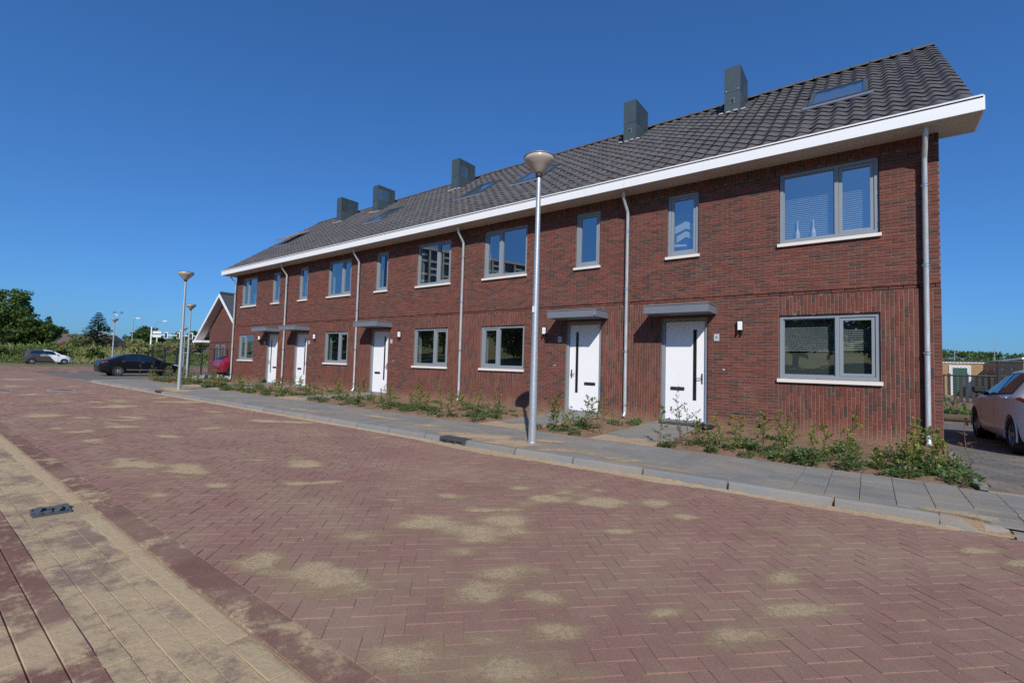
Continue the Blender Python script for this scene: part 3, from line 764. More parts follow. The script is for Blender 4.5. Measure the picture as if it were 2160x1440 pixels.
def holes_wall(x0, x1, z0, z1, yf, yb, holes):
    """front and back faces of a wall around its openings, with the reveals"""
    mb = MB()
    xs = sorted(set([x0, x1]+[h for q in holes for h in q[:2] if x0 < h < x1])); zs = sorted(set([z0, z1]+[h for q in holes for h in q[2:] if z0 < h < z1]))
    for a in range(len(xs)-1):
        for b in range(len(zs)-1):
            cx, cz = (xs[a]+xs[a+1])/2, (zs[b]+zs[b+1])/2
            if any(h[0] < cx < h[1] and h[2] < cz < h[3] for h in holes): continue
            X0, X1, Z0, Z1 = xs[a], xs[a+1], zs[b], zs[b+1]
            mb.face([(X0, yf, Z0), (X1, yf, Z0), (X1, yf, Z1), (X0, yf, Z1)]); mb.face([(X0, yb, Z1), (X1, yb, Z1), (X1, yb, Z0), (X0, yb, Z0)])
    for (a, b, c, d) in holes:
        c2, d2 = max(c, z0), min(d, z1)
        if d2 <= c2: continue
        mb.face([(a, yf, c2), (a, yf, d2), (a, yb, d2), (a, yb, c2)]); mb.face([(b, yf, d2), (b, yf, c2), (b, yb, c2), (b, yb, d2)])
        if c >= z0: mb.face([(a, yf, c), (a, yb, c), (b, yb, c), (b, yf, c)])
        if d <= z1: mb.face([(a, yf, d), (b, yf, d), (b, yb, d), (a, yb, d)])
    for (xx, flip) in ((x0, 0), (x1, 1)):
        q = [(xx, yf, z0), (xx, yf, z1), (xx, yb, z1), (xx, yb, z0)]; mb.face(q[::-1] if flip else q)
    return mb

BRV = None
def build_wall(i, root):
    global BRV
    xr = XR if i == 0 else -i*W; xl = -(i+1)*W
    w_, d_, n_ = span(i, 'w'), span(i, 'd'), span(i, 'n')
    hl = [w_+ZL, (d_[0], d_[1], -1, ZD[1])]; hu = [w_+ZU, n_+ZU]
    mbw = holes_wall(xl, xr, -.35, 2.772, YL+.0065, .30, hl); m2 = holes_wall(xl, xr, 2.850, SOF+.02, YU+.0065, .30, hu); m3 = holes_wall(xl, xr, 2.772, 2.850, .045, .30, [])
    mbw.idx(m2.v, m2.f); mbw.idx(m3.v, m3.f); mbw.face([(xl, YU+.0065, 2.85), (xl, .046, 2.85), (xr, .046, 2.85), (xr, YU+.0065, 2.85)])
    # ledge between the two faces
    mbw.face([(xl, YL+.0065, 2.772), (xr, YL+.0065, 2.772), (xr, .046, 2.772), (xl, .046, 2.772)])
    wall = mbw.build('wall', 'mortar', root)
    rects = []
    # lower storey: upright bricks round the window and beyond the door, flat ones between
    lo = [(x, z0, z1) for x, z0, z1 in ()]
    A = TYPE[i] == 'A'
    regs = []
    if A:
        right = XR-.105 if i == 0 else xr
        regs.append((w_[0]-.005, w_[1]+.004, 'v')); regs.append((w_[1]+.004, right, 'v')); regs.append((d_[1], w_[0]-.005, 'h')); regs.append((xl, d_[0], 'v'))
        if i == 0: regs.append((right, XR, 'h'))
        regs.append((d_[0], d_[1], 'h'))
    else:
        regs.append((xl, w_[0]-.004, 'v')); regs.append((w_[0]-.004, w_[1]+.005, 'v')); regs.append((w_[1]+.005, d_[0], 'h')); regs.append((d_[1], xr, 'v')); regs.append((d_[0], d_[1], 'h'))
    for (a, b, o) in regs:
        if o == 'v': rects += [(r, YL, 'v') for r in courses_v(a+.002, b-.002, -.12, 2.770, hl)]
        else: rects += [(r, YL, 'h') for r in courses_h(a+.003, b-.003, -.12, 2.770, hl, a)]
    # string course (set back), then stretcher bond, then a soldier course under the soffit
    rects += [(r, YU+.010, 'h') for r in courses_h(xl+.002, xr-.002, 2.787, 2.836, [], .05)]
    rects += [(r, YU, 'h') for r in courses_h(xl+.002, xr-.002, 2.851, 5.362, hu, .0)]
    rects += [(r, YU, 'v') for r in courses_v(xl+.002, xr-.002, 5.372, 5.372+BL, [(h[0], h[1], h[2], min(h[3], 5.372)) for h in hu])]
    if BRV is None:
        BRV = {}
        for t in range(10):
            for o in 'hv':
                mb = MB(); hw, hh = (BL/2, BH/2) if o == 'h' else (.0655/2-.006, BL/2)
                brick_mb(mb, -hw, hw, -hh, hh, 0, (.05, .15, .35, .48, .55, .62, .7, .8, .9, 1.0)[t]); BRV[(o, t)] = mb.mesh('brick', 'brick')
    full = []; rest = []
    for (r, y, o) in rects:
        ww, hh = r[1]-r[0], r[3]-r[2]
        ok = (o == 'h' and abs(ww-BL) < .001 and abs(hh-BH) < .001) or (o == 'v' and abs(hh-BL) < .001 and abs(ww-(.0655-.012)) < .0016)
        (full if ok and i < 3 else rest).append((r, y, o))
    full.sort(key=lambda q: (CAM-Vector(((q[0][0]+q[0][1])/2, q[1], (q[0][2]+q[0][3])/2))).length)
    mb = MB()
    for q, (r, y, o) in enumerate(full):
        cx, cz = (r[0]+r[1])/2, (r[2]+r[3])/2
        if q < 300:
            tn = tone_for(cx, cz); t = 0 if tn < .1 else 1 if tn < .23 else min(9, 2+int((tn-.25)/.75*8))
            link('brick', BRV[(o, t)], wall, (cx, y+random.uniform(-.002, .002), cz))
        else: brick_mb(mb, r[0], r[1], r[2], r[3], y, tone_for(cx, cz))
    for (r, y, o) in rest: brick_mb(mb, r[0], r[1], r[2], r[3], y, tone_for((r[0]+r[1])/2, (r[2]+r[3])/2))
    stuff(mb.build('brickwork', 'brick', wall))
    return wall

def frame_ring(mb, x0, x1, z0, z1, y0, y1, t, tb=None):
    tb = tb or t
    mb.box(x0, x1, y0, y1, z0, z0+tb); mb.box(x0, x1, y0, y1, z1-t, z1); mb.box(x0, x0+t, y0, y1, z0+tb, z1-t); mb.box(x1-t, x1, y0, y1, z0+tb, z1-t)
def pane_at(parent, x0, x1, z0, z1, y, name='pane'):
    mb = MB(); mb.face([(x0, y, z0), (x1, y, z0), (x1, y, z1), (x0, y, z1)]); return mb.build(name, 'window_glass', parent)
def build_window(root, i, key, zz, yf, fixed_and_sash):
    x0, x1 = span(i, key); z0, z1 = zz; g = .012
    fr = MB(); F0, F1 = yf+.045, yf+.13; t = .062
    frame_ring(fr, x0+g, x1-g, z0+.004, z1-g, F0, F1, t, .07)
    panes = []
    A = TYPE[i] == 'A'
    if fixed_and_sash:
        o = 1.40 if True else 0; mx = hx(i, 1.40)
        fr.box(mx-.034, mx+.034, F0, F1, z0+.074, z1-g-t)
        L = (x0+g+t, mx-.034); R_ = (mx+.034, x1-g-t)
        fix, sash = (L, R_) if A else (R_, L)
    else:
        fix, sash = None, (x0+g+t, x1-g-t)
    win = fr.build('window', 'frame_grey', root)
    if fix:
        bd = MB(); frame_ring(bd, fix[0]+.001, fix[1]-.001, z0+.075, z1-g-t-.001, F0+.03, F1+.004, .018); bd.build('glazing_bead', 'frame_grey', win)
        pane_at(win, fix[0]+.015, fix[1]-.015, z0+.09, z1-g-t-.015, F0+.05)
    sf = MB(); frame_ring(sf, sash[0]+.004, sash[1]-.004, z0+.078, z1-g-t-.004, F0-.012+.03, F1+.01, .058); sf.build('sash', 'frame_grey', win)
    pane_at(win, sash[0]+.058, sash[1]-.058, z0+.132, z1-g-t-.058, F0+.055)
    # white lining of the opening indoors, stone sill outdoors
    li = MB(); frame_ring(li, x0+.003, x1-.003, z0+.003, z1-.003, F1+.012, .34, .012); li.build('reveal', 'inner_wall', win)
    sl = MB(); sl.prism([(x0-.03, yf-.055, z0-.075), (x0-.03, yf-.055, z0-.012), (x0-.03, yf+.06, z0+.003), (x0-.03, yf+.06, z0-.075)], (x1-x0+.06, 0, 0)); sl.build('sill', 'sill_white', win, fix=True)
    # slim dark joint round the frame
    return win, fix, sash

def build_door(root, i):
    x0, x1 = span(i, 'd'); A = TYPE[i] == 'A'
    f = MB(); y0, y1 = YL+.055, YL+.17; t = .075
    f.box(x0+.004, x0+t, y0, y1, 0, 2.396); f.box(x1-t, x1-.004, y0, y1, 0, 2.396); f.box(x0+t, x1-t, y0, y1, 2.396-t, 2.396); f.box(x0+.004, x1-.004, y0-.03, y1, -.12, .0)
    door = f.build('door', 'frame_grey', root)
    lx0, lx1 = x0+t+.006, x1-t-.006; ly = YL+.10
    lf = MB(); lf.bev(lx0, lx1, ly, ly+.055, .012, 2.315, .003); leaf = lf.build('leaf', 'door_white', door)
    m = (lambda o: hx(i, o))
    sx = m(4.115); MB().bev(sx-.028, sx+.028, ly-.004, ly+.02, .50, 2.11, .002).build('slot_window', 'slot_glass', door)
    mb = MB(); frame_ring(mb, sx-.04, sx+.04, .488, 2.122, ly-.0055, ly+.01, .011); mb.build('slot_frame', 'chimney_grey', door)
    lbx = m(4.51); b = MB(); b.bev(lbx-.165, lbx+.165, ly-.018, ly+.01, .70, .785, .012); b.box(lbx-.12, lbx+.12, ly-.022, ly-.015, .725, .76); b.build('letterbox', 'black_metal', door)
    hxx = m(3.955); s = -1 if hx(i, 1) < hx(i, 0) else 1
    h = MB(); h.bev(hxx-.016, hxx+.016, ly-.010, ly+.01, .87, 1.11, .004); h.tube([(hxx, ly-.005, 1.0), (hxx, ly-.05, 1.0), (hxx+s*.012, ly-.058, 1.0), (hxx+s*.12, ly-.058, .995)], .010, 8); h.lathe([(0, -.01), (.014, -.01), (.014, .012), (0, .012)], (hxx, ly-.015, 1.06), 10, 'x')
    h.build('handle', 'black_metal', door)
    # canopy
    cx = (x0+x1)/2; c0, c1 = cx-.715, cx+.715
    c = MB(); c.box(c0, c1, -.70, YL+.0-.002, 2.448, 2.615); cn = c.build('canopy', 'canopy_grey', root)
    c = MB(); c.box(c0-.012, c1+.012, -.712, YL-.003, 2.622, 2.645); c.build('flashing', 'canopy_grey', cn)
    c = MB(); c.box(c0+.012, c1-.012, -.688, YL-.003, 2.615, 2.622); c.build('shadow_gap', 'dark_gap', cn)
    ox = c0-.02 if A else c1+.0; MB().tube([(c0+.02 if A else c1-.02, -.64, 2.50), (c0-.05 if A else c1-.02, -.64 if A else -.75, 2.50)], .014, 8).build('spout', 'zinc', cn)
    # wall lamp, number plate, bell
    s2 = 1 if A else -1
    def mid(o): return hx(i, o)
    lx = mid(3.13); wl = MB(); wl.bev(lx-.045, lx+.045, YL-.10, YL-.035, 2.075, 2.27, .008); lamp = MB()
    lo = wl.build('wall_lamp', 'lamp_white', root)
    b2 = MB(); b2.box(lx-.05, lx+.05, YL-.035, YL+.001, 2.06, 2.29); b2.box(lx-.05, lx+.05, YL-.105, YL-.035, 2.272, 2.292); b2.box(lx-.05, lx-.038, YL-.10, YL-.035, 2.0, 2.074); b2.box(lx+.038, lx+.05, YL-.10, YL-.035, 2.0, 2.074); b2.build('bracket', 'black_metal', lo)
    px = mid(3.62); pl = MB(); pl.bev(px-.058, px+.058, YL-.016, YL-.002, 1.845, 2.005, .004); po = pl.build('number_plate', 'plate_grey', root)
    if i < 2:
        text('digit', '97'[i], .085, 'black_metal', po, (px, YL-.018, 1.895), (PI/2, 0, 0))
    bx = mid(3.47); bell = MB().lathe([(0, 0), (.022, 0), (.022, .012), (.012, .018), (0, .018)], (0, 0, 0), 14).build('doorbell', 'plate_grey', root)
    bell.location = (bx, YL-.001, 1.21); bell.rotation_euler = (PI/2, 0, 0)
    vx = mid(3.2); MB().box(vx-.05, vx+.05, YL-.004, YL+.004, .26, .29).build('vent', 'black_metal', root)
    return door

def build_pipe(root, x):
    mb = MB(); r = .041
    mb.tube([(x, -.36, SOF-.0), (x, -.36, SOF-.10), (x, -.345, SOF-.16), (x, -.12, SOF-.44), (x, -.092, SOF-.50), (x, -.09, .12), (x, -.10, .06), (x-.0, -.17, -.02)], r, 14)
    p = mb.build('downpipe', 'zinc', root, smooth=40)
    c = MB(); c.lathe([(r+.006, -.10), (r+.006, 0)], (x, -.36, SOF), 16); c.build('collar', 'zinc', p, smooth=40)
    for z in (4.62, 3.17, 1.6, .27):
        b = MB(); b.lathe([(r+.001, -.03), (r+.006, -.03), (r+.006, -.012), (r+.001, -.012)], (x, -.09, z), 16); b.lathe([(r+.001, .012), (r+.006, .012), (r+.006, .03), (r+.001, .03)], (x, -.09, z), 16)
        b.tube([(x-.055, -.095, z), (x+.055, -.095, z)], .011, 8); b.tube([(x, -.06, z), (x, .0, z)], .008, 6); b.build('bracket', 'chrome', p, smooth=40)

def roof_pt(x, v, n=0.0):
    """point on the front roof slope: v metres up the slope, n above it"""
    return (x, RY0+v*math.cos(RA)-n*math.sin(RA), RZ0+v*math.sin(RA)+n*math.cos(RA))
SLOPE = (RIDGE_Y-RY0)/math.cos(RA)
TW, TLEN = .300, SLOPE/18.0
TV = None
def tile_mesh(tone):
    mb = MB(); n = 10; prof = []
    for a in range(n+1):
        x = (a/n)*(TW+.02); ph = x/TW
        prof.append((x, .030*math.cos(2*PI*(ph-.62))+.005*math.cos(4*PI*(ph-.5))))
    L = TLEN+.05
    V = []
    for (x, h) in prof: V.append((x, 0, h+.035))
    for (x, h) in prof: V.append((x, L, h+.008))
    for (x, h) in prof: V.append((x, .004, h+.018))
    m = n+1; Fs = []
    for a in range(n): Fs += [(a, a+1, m+a+1, m+a), (2*m+a, 2*m+a+1, a+1, a)]
    Fs.append((0, m, 2*m)); Fs.append((n, 2*m+n, m+n))
    mb.idx(V, Fs, tone); return mb.mesh('roof_tile', 'roof_tile', smooth=50)
SKY_X = [(-2.02, -.88), (-10.75, -9.6), (-13.4, -12.3), (-19.15, -18.05), (-27.3, -26.2)]
CHX = [-4.085, -7.30, -15.46, -21.15, -24.42]
def build_roof(i, root):
    global TV
    x1 = .52 if i == 0 else -i*W; x0 = -(i+1)*W if i < 4 else XL-.42
    r = MB()
    # deck: front and back slope with thickness
    f = [roof_pt(x0, -.02, -.03), roof_pt(x1, -.02, -.03), (x1, RIDGE_Y, RIDGE_Z-.04), (x0, RIDGE_Y, RIDGE_Z-.04)]
    by = 2*RIDGE_Y-RY0
    b = [(x0, RIDGE_Y, RIDGE_Z-.04), (x1, RIDGE_Y, RIDGE_Z-.04), (x1, by, RZ0), (x0, by, RZ0)]
    r.face(f); r.face(b)
    r.face([(p[0], p[1], p[2]-.2) for p in f][::-1]); r.face([(p[0], p[1], p[2]-.2) for p in b][::-1])
    for xx in (x0, x1):
        r.face([(xx, f[0][1], f[0][2]), (xx, RIDGE_Y, RIDGE_Z-.04), (xx, RIDGE_Y, RIDGE_Z-.24), (xx, f[0][1], f[0][2]-.2)]); r.face([(xx, by, RZ0), (xx, RIDGE_Y, RIDGE_Z-.04), (xx, RIDGE_Y, RIDGE_Z-.24), (xx, by, RZ0-.2)])
    roof = r.build('roof', 'grey_roof', root)
    if TV is None: TV = [tile_mesh(t/5) for t in range(6)]
    c0 = math.ceil((x0-.52)/TW-.5); c1 = math.ceil((x1-.52)/TW-.5)
    pos = []
    for c in range(int(c0), int(c1)):
        for k in range(18):
            xx = .52+c*TW
            yv = RY0+(k+.5)*TLEN*math.cos(RA)
            sk = SKY_X[i]
            if xx+TW*.6 > sk[0] and xx+TW*.4 < sk[1] and 1.62 < yv < 2.78: continue
            if abs(xx+TW/2-CHX[i]) < .26 and yv > 3.52: continue
            pos.append((xx, k))
    pos.sort(key=lambda q: (q[0]-CAM.x)**2+(q[1]*TLEN+10)**2)
    rest = MB()
    for q, (xx, k) in enumerate(pos):
        p = roof_pt(xx, k*TLEN-.06)
        if q < 300:
            link('roof_tile', TV[random.randrange(6)], roof, p, (RA+random.gauss(0, .008), random.gauss(0, .010), random.gauss(0, .006)))
        else:
            me = TV[random.randrange(6)]; mat = Matrix.Translation(p) @ Matrix.Rotation(RA, 4, 'X')
            rest.idx([(mat @ v.co)[:] for v in me.vertices], [tuple(pl.vertices) for pl in me.polygons], random.random())
    if rest.v: stuff(rest.build('roof_tiles', 'roof_tile', roof, smooth=50))
    # ridge tiles
    rt = MB(); n = 8
    V = []; 
    for s_ in (0, 1):
        for a in range(n+1):
            an = PI*a/n; rr = .115 if s_ else .128
            V.append((s_*.44, rr*math.cos(an), rr*.8*math.sin(an)))
    rt.idx(V, [(a, a+1, n+2+a, n+1+a) for a in range(n)] + [tuple(range(n+1)), tuple(range(2*n+1, n, -1))])
    rt.tube([(-.005, -.13, .0), (-.005, -.09, .075), (-.005, 0, .112), (-.005, .09, .075), (-.005, .13, 0)], .018, 6)
    rm = rt.mesh('ridge_tile', 'roof_tile', smooth=40)
    nn = int(round((x1-x0)/.43)); st = (x1-x0)/nn
    for q in range(nn): link('ridge_tile', rm, roof, (x0+q*st, RIDGE_Y, RIDGE_Z-.02), (0, random.gauss(0, .006), 0))
    # skylight
    sx0, sx1 = SKY_X[i]; v0, v1 = (1.62-RY0)/math.cos(RA), (2.86-RY0)/math.cos(RA)
    def R4(x, v, n): return roof_pt(x, v, n)
    s = MB(); t = .085
    def slab(mb, xa, xb, va, vb, na, nb):
        V = [R4(xa, va, na), R4(xb, va, na), R4(xb, vb, na), R4(xa, vb, na), R4(xa, va, nb), R4(xb, va, nb), R4(xb, vb, nb), R4(xa, vb, nb)]
        mb.idx(V, [(0, 3, 2, 1), (4, 5, 6, 7), (0, 1, 5, 4), (1, 2, 6, 5), (2, 3, 7, 6), (3, 0, 4, 7)])
    slab(s, sx0, sx1, v0, v0+t, -.02, .085); slab(s, sx0, sx1, v1-t, v1, -.02, .085); slab(s, sx0, sx0+t, v0+t, v1-t, -.02, .085); slab(s, sx1-t, sx1, v0+t, v1-t, -.02, .085)
    sk = s.build('skylight', 'chimney_grey', roof)
    bk = MB(); slab(bk, sx0+t, sx1-t, v0+t, v1-t, -.02, .03); bk.build('blind', 'plate_grey', sk)  # pale slab added behind the glass, standing in for the reflected sky
    fl = MB(); slab(fl, sx0-.10, sx1+.10, v0-.22, v0, .03, .062); fl.build('flashing', 'canopy_grey', sk)
    pn = MB()
    if i < 4: pn.face([R4(sx0+t, v0+t, .07), R4(sx1-t, v0+t, .07), R4(sx1-t, v1-t, .07), R4(sx0+t, v1-t, .07)]); pn.build('pane', 'window_glass', sk)
    else:      # tilted open
        o0 = Vector(R4(sx0, v1, .13)); dv = (Vector(R4(0, v0+.05, .34))-Vector(R4(0, v1, .13))); e = Vector((sx1-sx0, 0, 0)); nrm = Vector((0, -math.sin(RA*.6), math.cos(RA*.6)))*.06
        pn.prism([o0, o0+e, o0+e+dv, o0+dv], nrm); pn.build('open_sash', 'wood', sk)
    # chimney
    cx = CHX[i]; y0, y1 = 3.50, 4.56; z0, zs, z1 = 8.55, 9.47, 10.23
    hw = .215
    c = MB(); c.box(cx-hw, cx+hw, y0, y1, z0, zs-.008)
    ch = c.build('chimney', 'chimney_grey', root)
    u = MB(); u.box(cx-hw-.006, cx+hw+.006, y0-.006, y0+.02, zs, z1); u.box(cx-hw-.006, cx+hw+.006, y1-.02, y1+.006, zs, z1); u.box(cx-hw-.006, cx+hw+.006, y0+.02, y1-.02, z1-.012, z1); u.box(cx-hw+.05, cx+hw-.05, y0+.1, y1-.1, zs-.01, zs+.03)
    u.build('cowl', 'chimney_grey', ch)
    # perforated side sheets: rows of slots left open between slanting bars
    for sd in (-1, 1):
        g = MB(); xx = cx+sd*(hw+.004)
        ny, nz = 13, 9; sy_, sz_ = (y1-y0-.04)/ny, (z1-zs-.012)/nz
        for a in range(ny):
            for b_ in range(nz):
                ya, za = y0+.02+a*sy_, zs+b_*sz_; p = .30
                q = [(xx, ya, za), (xx, ya+sy_, za), (xx, ya+sy_, za+sz_), (xx, ya, za+sz_)]
                hq = [(xx, ya+sy_*.22, za+sz_*.12), (xx, ya+sy_*.62, za+sz_*.12), (xx, ya+sy_*.82, za+sz_*.86), (xx, ya+sy_*.42, za+sz_*.86)]
                for e_ in range(4): g.face([q[e_], q[(e_+1) % 4], hq[(e_+1) % 4], hq[e_]])
        g.build('grille', 'chimney_grey', ch)
    o = MB(); o.box(cx-.065, cx+.065, y0-.012, y0-.002, 9.10, 9.27); o.build('vent_frame', 'canopy_grey', ch); o = MB(); o.box(cx-.045, cx+.045, y0-.016, y0-.010, 9.12, 9.25); o.build('vent', 'dark_gap', ch)
    for sd in (-1, 1): MB().lathe([(0, -.014), (.012, -.012), (.012, 0)], (cx+sd*.16, y0-.006, zs+.05), 8).build('bolt', 'chrome', ch)
    l = MB()
    for q in range(4): l.bev(cx-.35+q*.2, cx-.35+q*.2+.12, y0-.11+random.uniform(-.04, .04), y0-.02, 8.80+q*.0, 8.845, .01)
    l.build('lead_flashing', 'soffit_panel', ch)
    # box gutter
    gx1 = .62 if i == 0 else -i*W-.002; gx0 = -(i+1)*W+.002 if i < 4 else XL-.55
    g = MB(); g.box(gx0, gx1, FY, FY+.02, SOF-.0, FTOP-.035); go = g.build('fascia', 'white_panel', root)
    g = MB(); g.box(gx0, gx1, FY-.022, FY+.03, FTOP-.012, FTOP+.012); g.build('gutter_trim', 'white_panel', go)
    g = MB(); g.box(gx0+.003, gx1-.003, FY+.006, FY+.02, FTOP-.035, FTOP-.012); g.build('shadow_gap', 'dark_gap', go)
    g = MB(); g.box(gx0+.002, gx1-.002, FY+.02, -.001, SOF, SOF+.02); g.build('soffit', 'soffit_panel', go)
    if i in (0, 4):
        a, b = (XR+.001, .62) if i == 0 else (XL-.55, XL-.001)
        g = MB(); g.box(a, b, -.001, .34, SOF, SOF+.02); g.build('soffit', 'soffit_panel', go)
        e = .62 if i == 0 else XL-.57; g = MB(); g.prism([(e, FY, SOF), (e, FY, FTOP-.002), (e, .34, FTOP+.42), (e, .34, SOF)], (.02, 0, 0)); g.build('end_panel', 'white_panel', go, fix=True)
    g = MB(); g.box(gx0, gx1, FY+.02, RY0+.1, FTOP-.16, FTOP-.14); g.build('gutter_bed', 'zinc', go)

HL = ['end row house beside the driveway, white blinds and two vases in its upper window', 'second row house from the driveway, its narrow upper window left of the nearest street lamp pole top',
      'middle row house of the five, between second and third downpipes from the driveway', 'fourth row house from the driveway, its white door next to the far end house door', 'far end row house with blue sheeting behind its windows and open skylight']
HL[1] = 'second row house from the driveway, apartment block reflected in its upper window'
houses = []
for i in range(NH):
    root = thing('row_house', HL[i], 'house', (0, 0, 0), 0, 'red brick row houses along the street')
    houses.append(root)
    build_wall(i, root)
    build_window(root, i, 'w', ZL, YL, True); build_window(root, i, 'w', ZU, YU, True); build_window(root, i, 'n', ZU, YU, False)
    build_door(root, i); build_roof(i, root)
    build_pipe(root, -.085-i*W)
    # party walls, floors and a room wall indoors
    xr = XR if i == 0 else -i*W; xl = -(i+1)*W
    MB().box(xl+.01, xr-.14, .31, 3.6, 2.62, 2.78).build('floor_slab', 'inner_floor', root); MB().box(xl+.01, xr-.14, .31, 3.6, -.1, .0).build('floor_slab', 'inner_floor', root)
    MB().box(xl+.01, xr-.14, .31, 3.6, SOF-.1, SOF).build('ceiling', 'inner_wall', root); MB().box(xl+.01, xr-.14, 3.6, 3.7, -.1, SOF).build('inner_wall', 'inner_wall', root)
    MB().box(xl+.0, xl+.12, .305, 3.6, -.1, SOF).build('inner_wall', 'inner_wall', root)
    mx_ = hx(i, 3.1); MB().box(mx_-.05, mx_+.05, .31, 3.6, 0, 2.62).build('inner_wall', 'inner_wall', root); MB().box(mx_-.05, mx_+.05, .31, 3.6, 2.78, SOF-.1).build('inner_wall', 'inner_wall', root)
    MB().box(xl, xr, DEPTH-.3, DEPTH, -.4, SOF+.05).build('back_wall', 'far_brick', root)
    if i in (0, 4):
        xa, xb = (XR-.12, XR-.002) if i == 0 else (xl+.002, xl+.12)
        g = MB(); g.prism([(xa, .302, -.4), (xa, DEPTH-.3, -.4), (xa, DEPTH-.3, SOF), (xa, RIDGE_Y, RIDGE_Z-.28), (xa, .302, 5.95)], (xb-xa, 0, 0)); g.build('gable_wall', 'far_brick', root, fix=True)
build_pipe(houses[4], XL+.13)

# things behind the glass
def blind(label, x0, x1, z0, z1, y, pitch=.042):
    t = thing('venetian_blind', label, 'blind', ((x0+x1)/2, y, z1), 0, 'venetian blinds in the end house')
    me = MB(); me.prism([(-(x1-x0)/2, -.012, -.009), (-(x1-x0)/2, .012, .007), (-(x1-x0)/2, .012, .009), (-(x1-x0)/2, -.012, -.007)], (x1-x0, 0, 0)); me = me.mesh('slat', 'blind_slat', fix=True)
    MB().box(-(x1-x0)/2, (x1-x0)/2, -.02, .02, 0, .03).build('head_rail', 'blind_slat', t)
    n = int((z1-z0)/pitch)
    for k in range(n): link('slat', me, t, (0, 0, -.02-k*pitch))
    return t
blind('white venetian blind behind the wide upstairs pane of the end house', -2.33, -1.44, 3.95, 5.28, .21); blind('white venetian blind behind the opening upstairs sash of the end house', -1.33, -.80, 3.97, 5.26, .23)
blind('white venetian blind behind the wide downstairs pane of the end house', -2.33, -1.44, 1.62, 2.30, .19); blind('white venetian blind behind the opening downstairs sash of the end house', -1.33, -.80, 1.62, 2.28, .21)
for q, x in enumerate((-2.08, -1.80)):
    t = MB(); t.lathe([(.0, 0), (.045, 0), (.048, .02), (.044, .14), (.030, .19), (.014, .24), (.012, .40), (.0, .40)], (0, 0, 0), 16)
    o = t.build('vase', 'vase_white', None, smooth=40); o.location = (x, .155, 3.95)
    tag(o, ('left', 'right')[q]+' of the two slim white vases on the upstairs sill of the end house', 'vase', 'white vases on the sill')
o = MB(); o.face([(-2.32, .175, 1.14), (-1.45, .175, 1.14), (-1.45, .175, 1.60), (-2.32, .175, 1.60)]); o.face([(-1.31, .195, 1.18), (-.80, .195, 1.18), (-.80, .195, 1.60), (-1.31, .195, 1.60)])
o.build('privacy_film', 'film', houses[0])
# banner with chevrons in the narrow upstairs window of the end house
nx0, nx1 = span(0, 'n')
bn = thing('window_banner', 'blue and white chevron banner hung behind the narrow upstairs window of the end house', 'banner', ((nx0+nx1)/2, .24, 3.98))
hw_ = .30
def tri(name, mat, poly, y):
    b = MB(); b.prism([(p[0], y, p[1]) for p in poly], (0, .004, 0)); return b.build(name, mat, bn, fix=True)
tri('cloth', 'blue_cloth', [(-hw_, 0), (hw_, 0), (hw_, 1.36), (-hw_, 1.36)], .02)
tri('white_corner', 'cloth_lilac', [(-hw_, 1.12), (-hw_, 1.36), (-.03, 1.36)], .008); tri('white_corner', 'cloth_lilac', [(hw_, 1.18), (.05, 1.36), (hw_, 1.36)], .008)
tri('chevron', 'cloth_white', [(-.26, .50), (0, .60), (.24, .50), (.24, .66), (0, .78), (-.26, .68)], .008); tri('chevron', 'cloth_white', [(-.22, .28), (0, .40), (.22, .28), (.22, .42), (0, .54), (-.22, .44)], .008); tri('white_strip', 'cloth_white', [(-.29, .18), (.02, .17), (.02, .215), (-.25, .25), (-.29, .38)], .006)
text('lettering', 'up & dov', .15, 'cloth_white', bn, (.02, .0, .86), (PI/2, 0, 0), (-1, 1, 1))
# crumpled blue sheeting in the far end house
def sheet(label, x0, x1, z0, z1, y, group):
    mb = MB(); n, m = 14, 18; V = []
    for a in range(n+1):
        for b in range(m+1):
            t = b/m; x = x0+(x1-x0)*a/n+.05*math.sin(t*5+a); V.append((x, y+.05*math.sin(a*1.9+t*4)+.03*math.sin(b*1.7+a), z0+(z1-z0)*t*(1-.25*(1-a/n))))
    mb.idx(V, [(a*(m+1)+b, (a+1)*(m+1)+b, (a+1)*(m+1)+b+1, a*(m+1)+b+1) for a in range(n) for b in range(m)])
    return tag(mb.build('plastic_sheet', 'blue_sheet', None, smooth=70), label, 'sheet', group)
wx = span(4, 'w'); sheet('crumpled blue plastic sheet behind the upstairs window of the far end house', wx[0]+.75, wx[1]-.1, 3.95, 4.75, .33, 'blue sheets in windows'); sheet('crumpled blue plastic sheet behind the downstairs window of the far end house', wx[0]+.75, wx[1]-.1, 1.12, 2.25, .33, 'blue sheets in windows')
# doormat and a folded bag at the first door
o = MB().bev(-.36, .36, -.22, .22, 0, .02, .006).build('doormat', 'rubber_mat'); o.location = (-4.30, -.36, -.026); tag(o, 'dark rubber doormat lying in front of white door with number 9', 'doormat')
o = MB(); V = []
for a in range(11):
    for b in range(7): V.append((a*.045-.22, b*.05-.15, .02+.05*math.sin(a*1.4+b)*math.cos(b*1.9)*math.sin(PI*a/10)+.03*math.sin(PI*b/6)))
o.idx(V, [(a*7+b, (a+1)*7+b, (a+1)*7+b+1, a*7+b+1) for a in range(10) for b in range(6)]); o = o.build('crumpled_bag', 'plastic_black', None, smooth=70); o.location = (-3.72, -.62, -.02); tag(o, 'crumpled dark plastic bag on soil beside the nearest white door', 'bag')

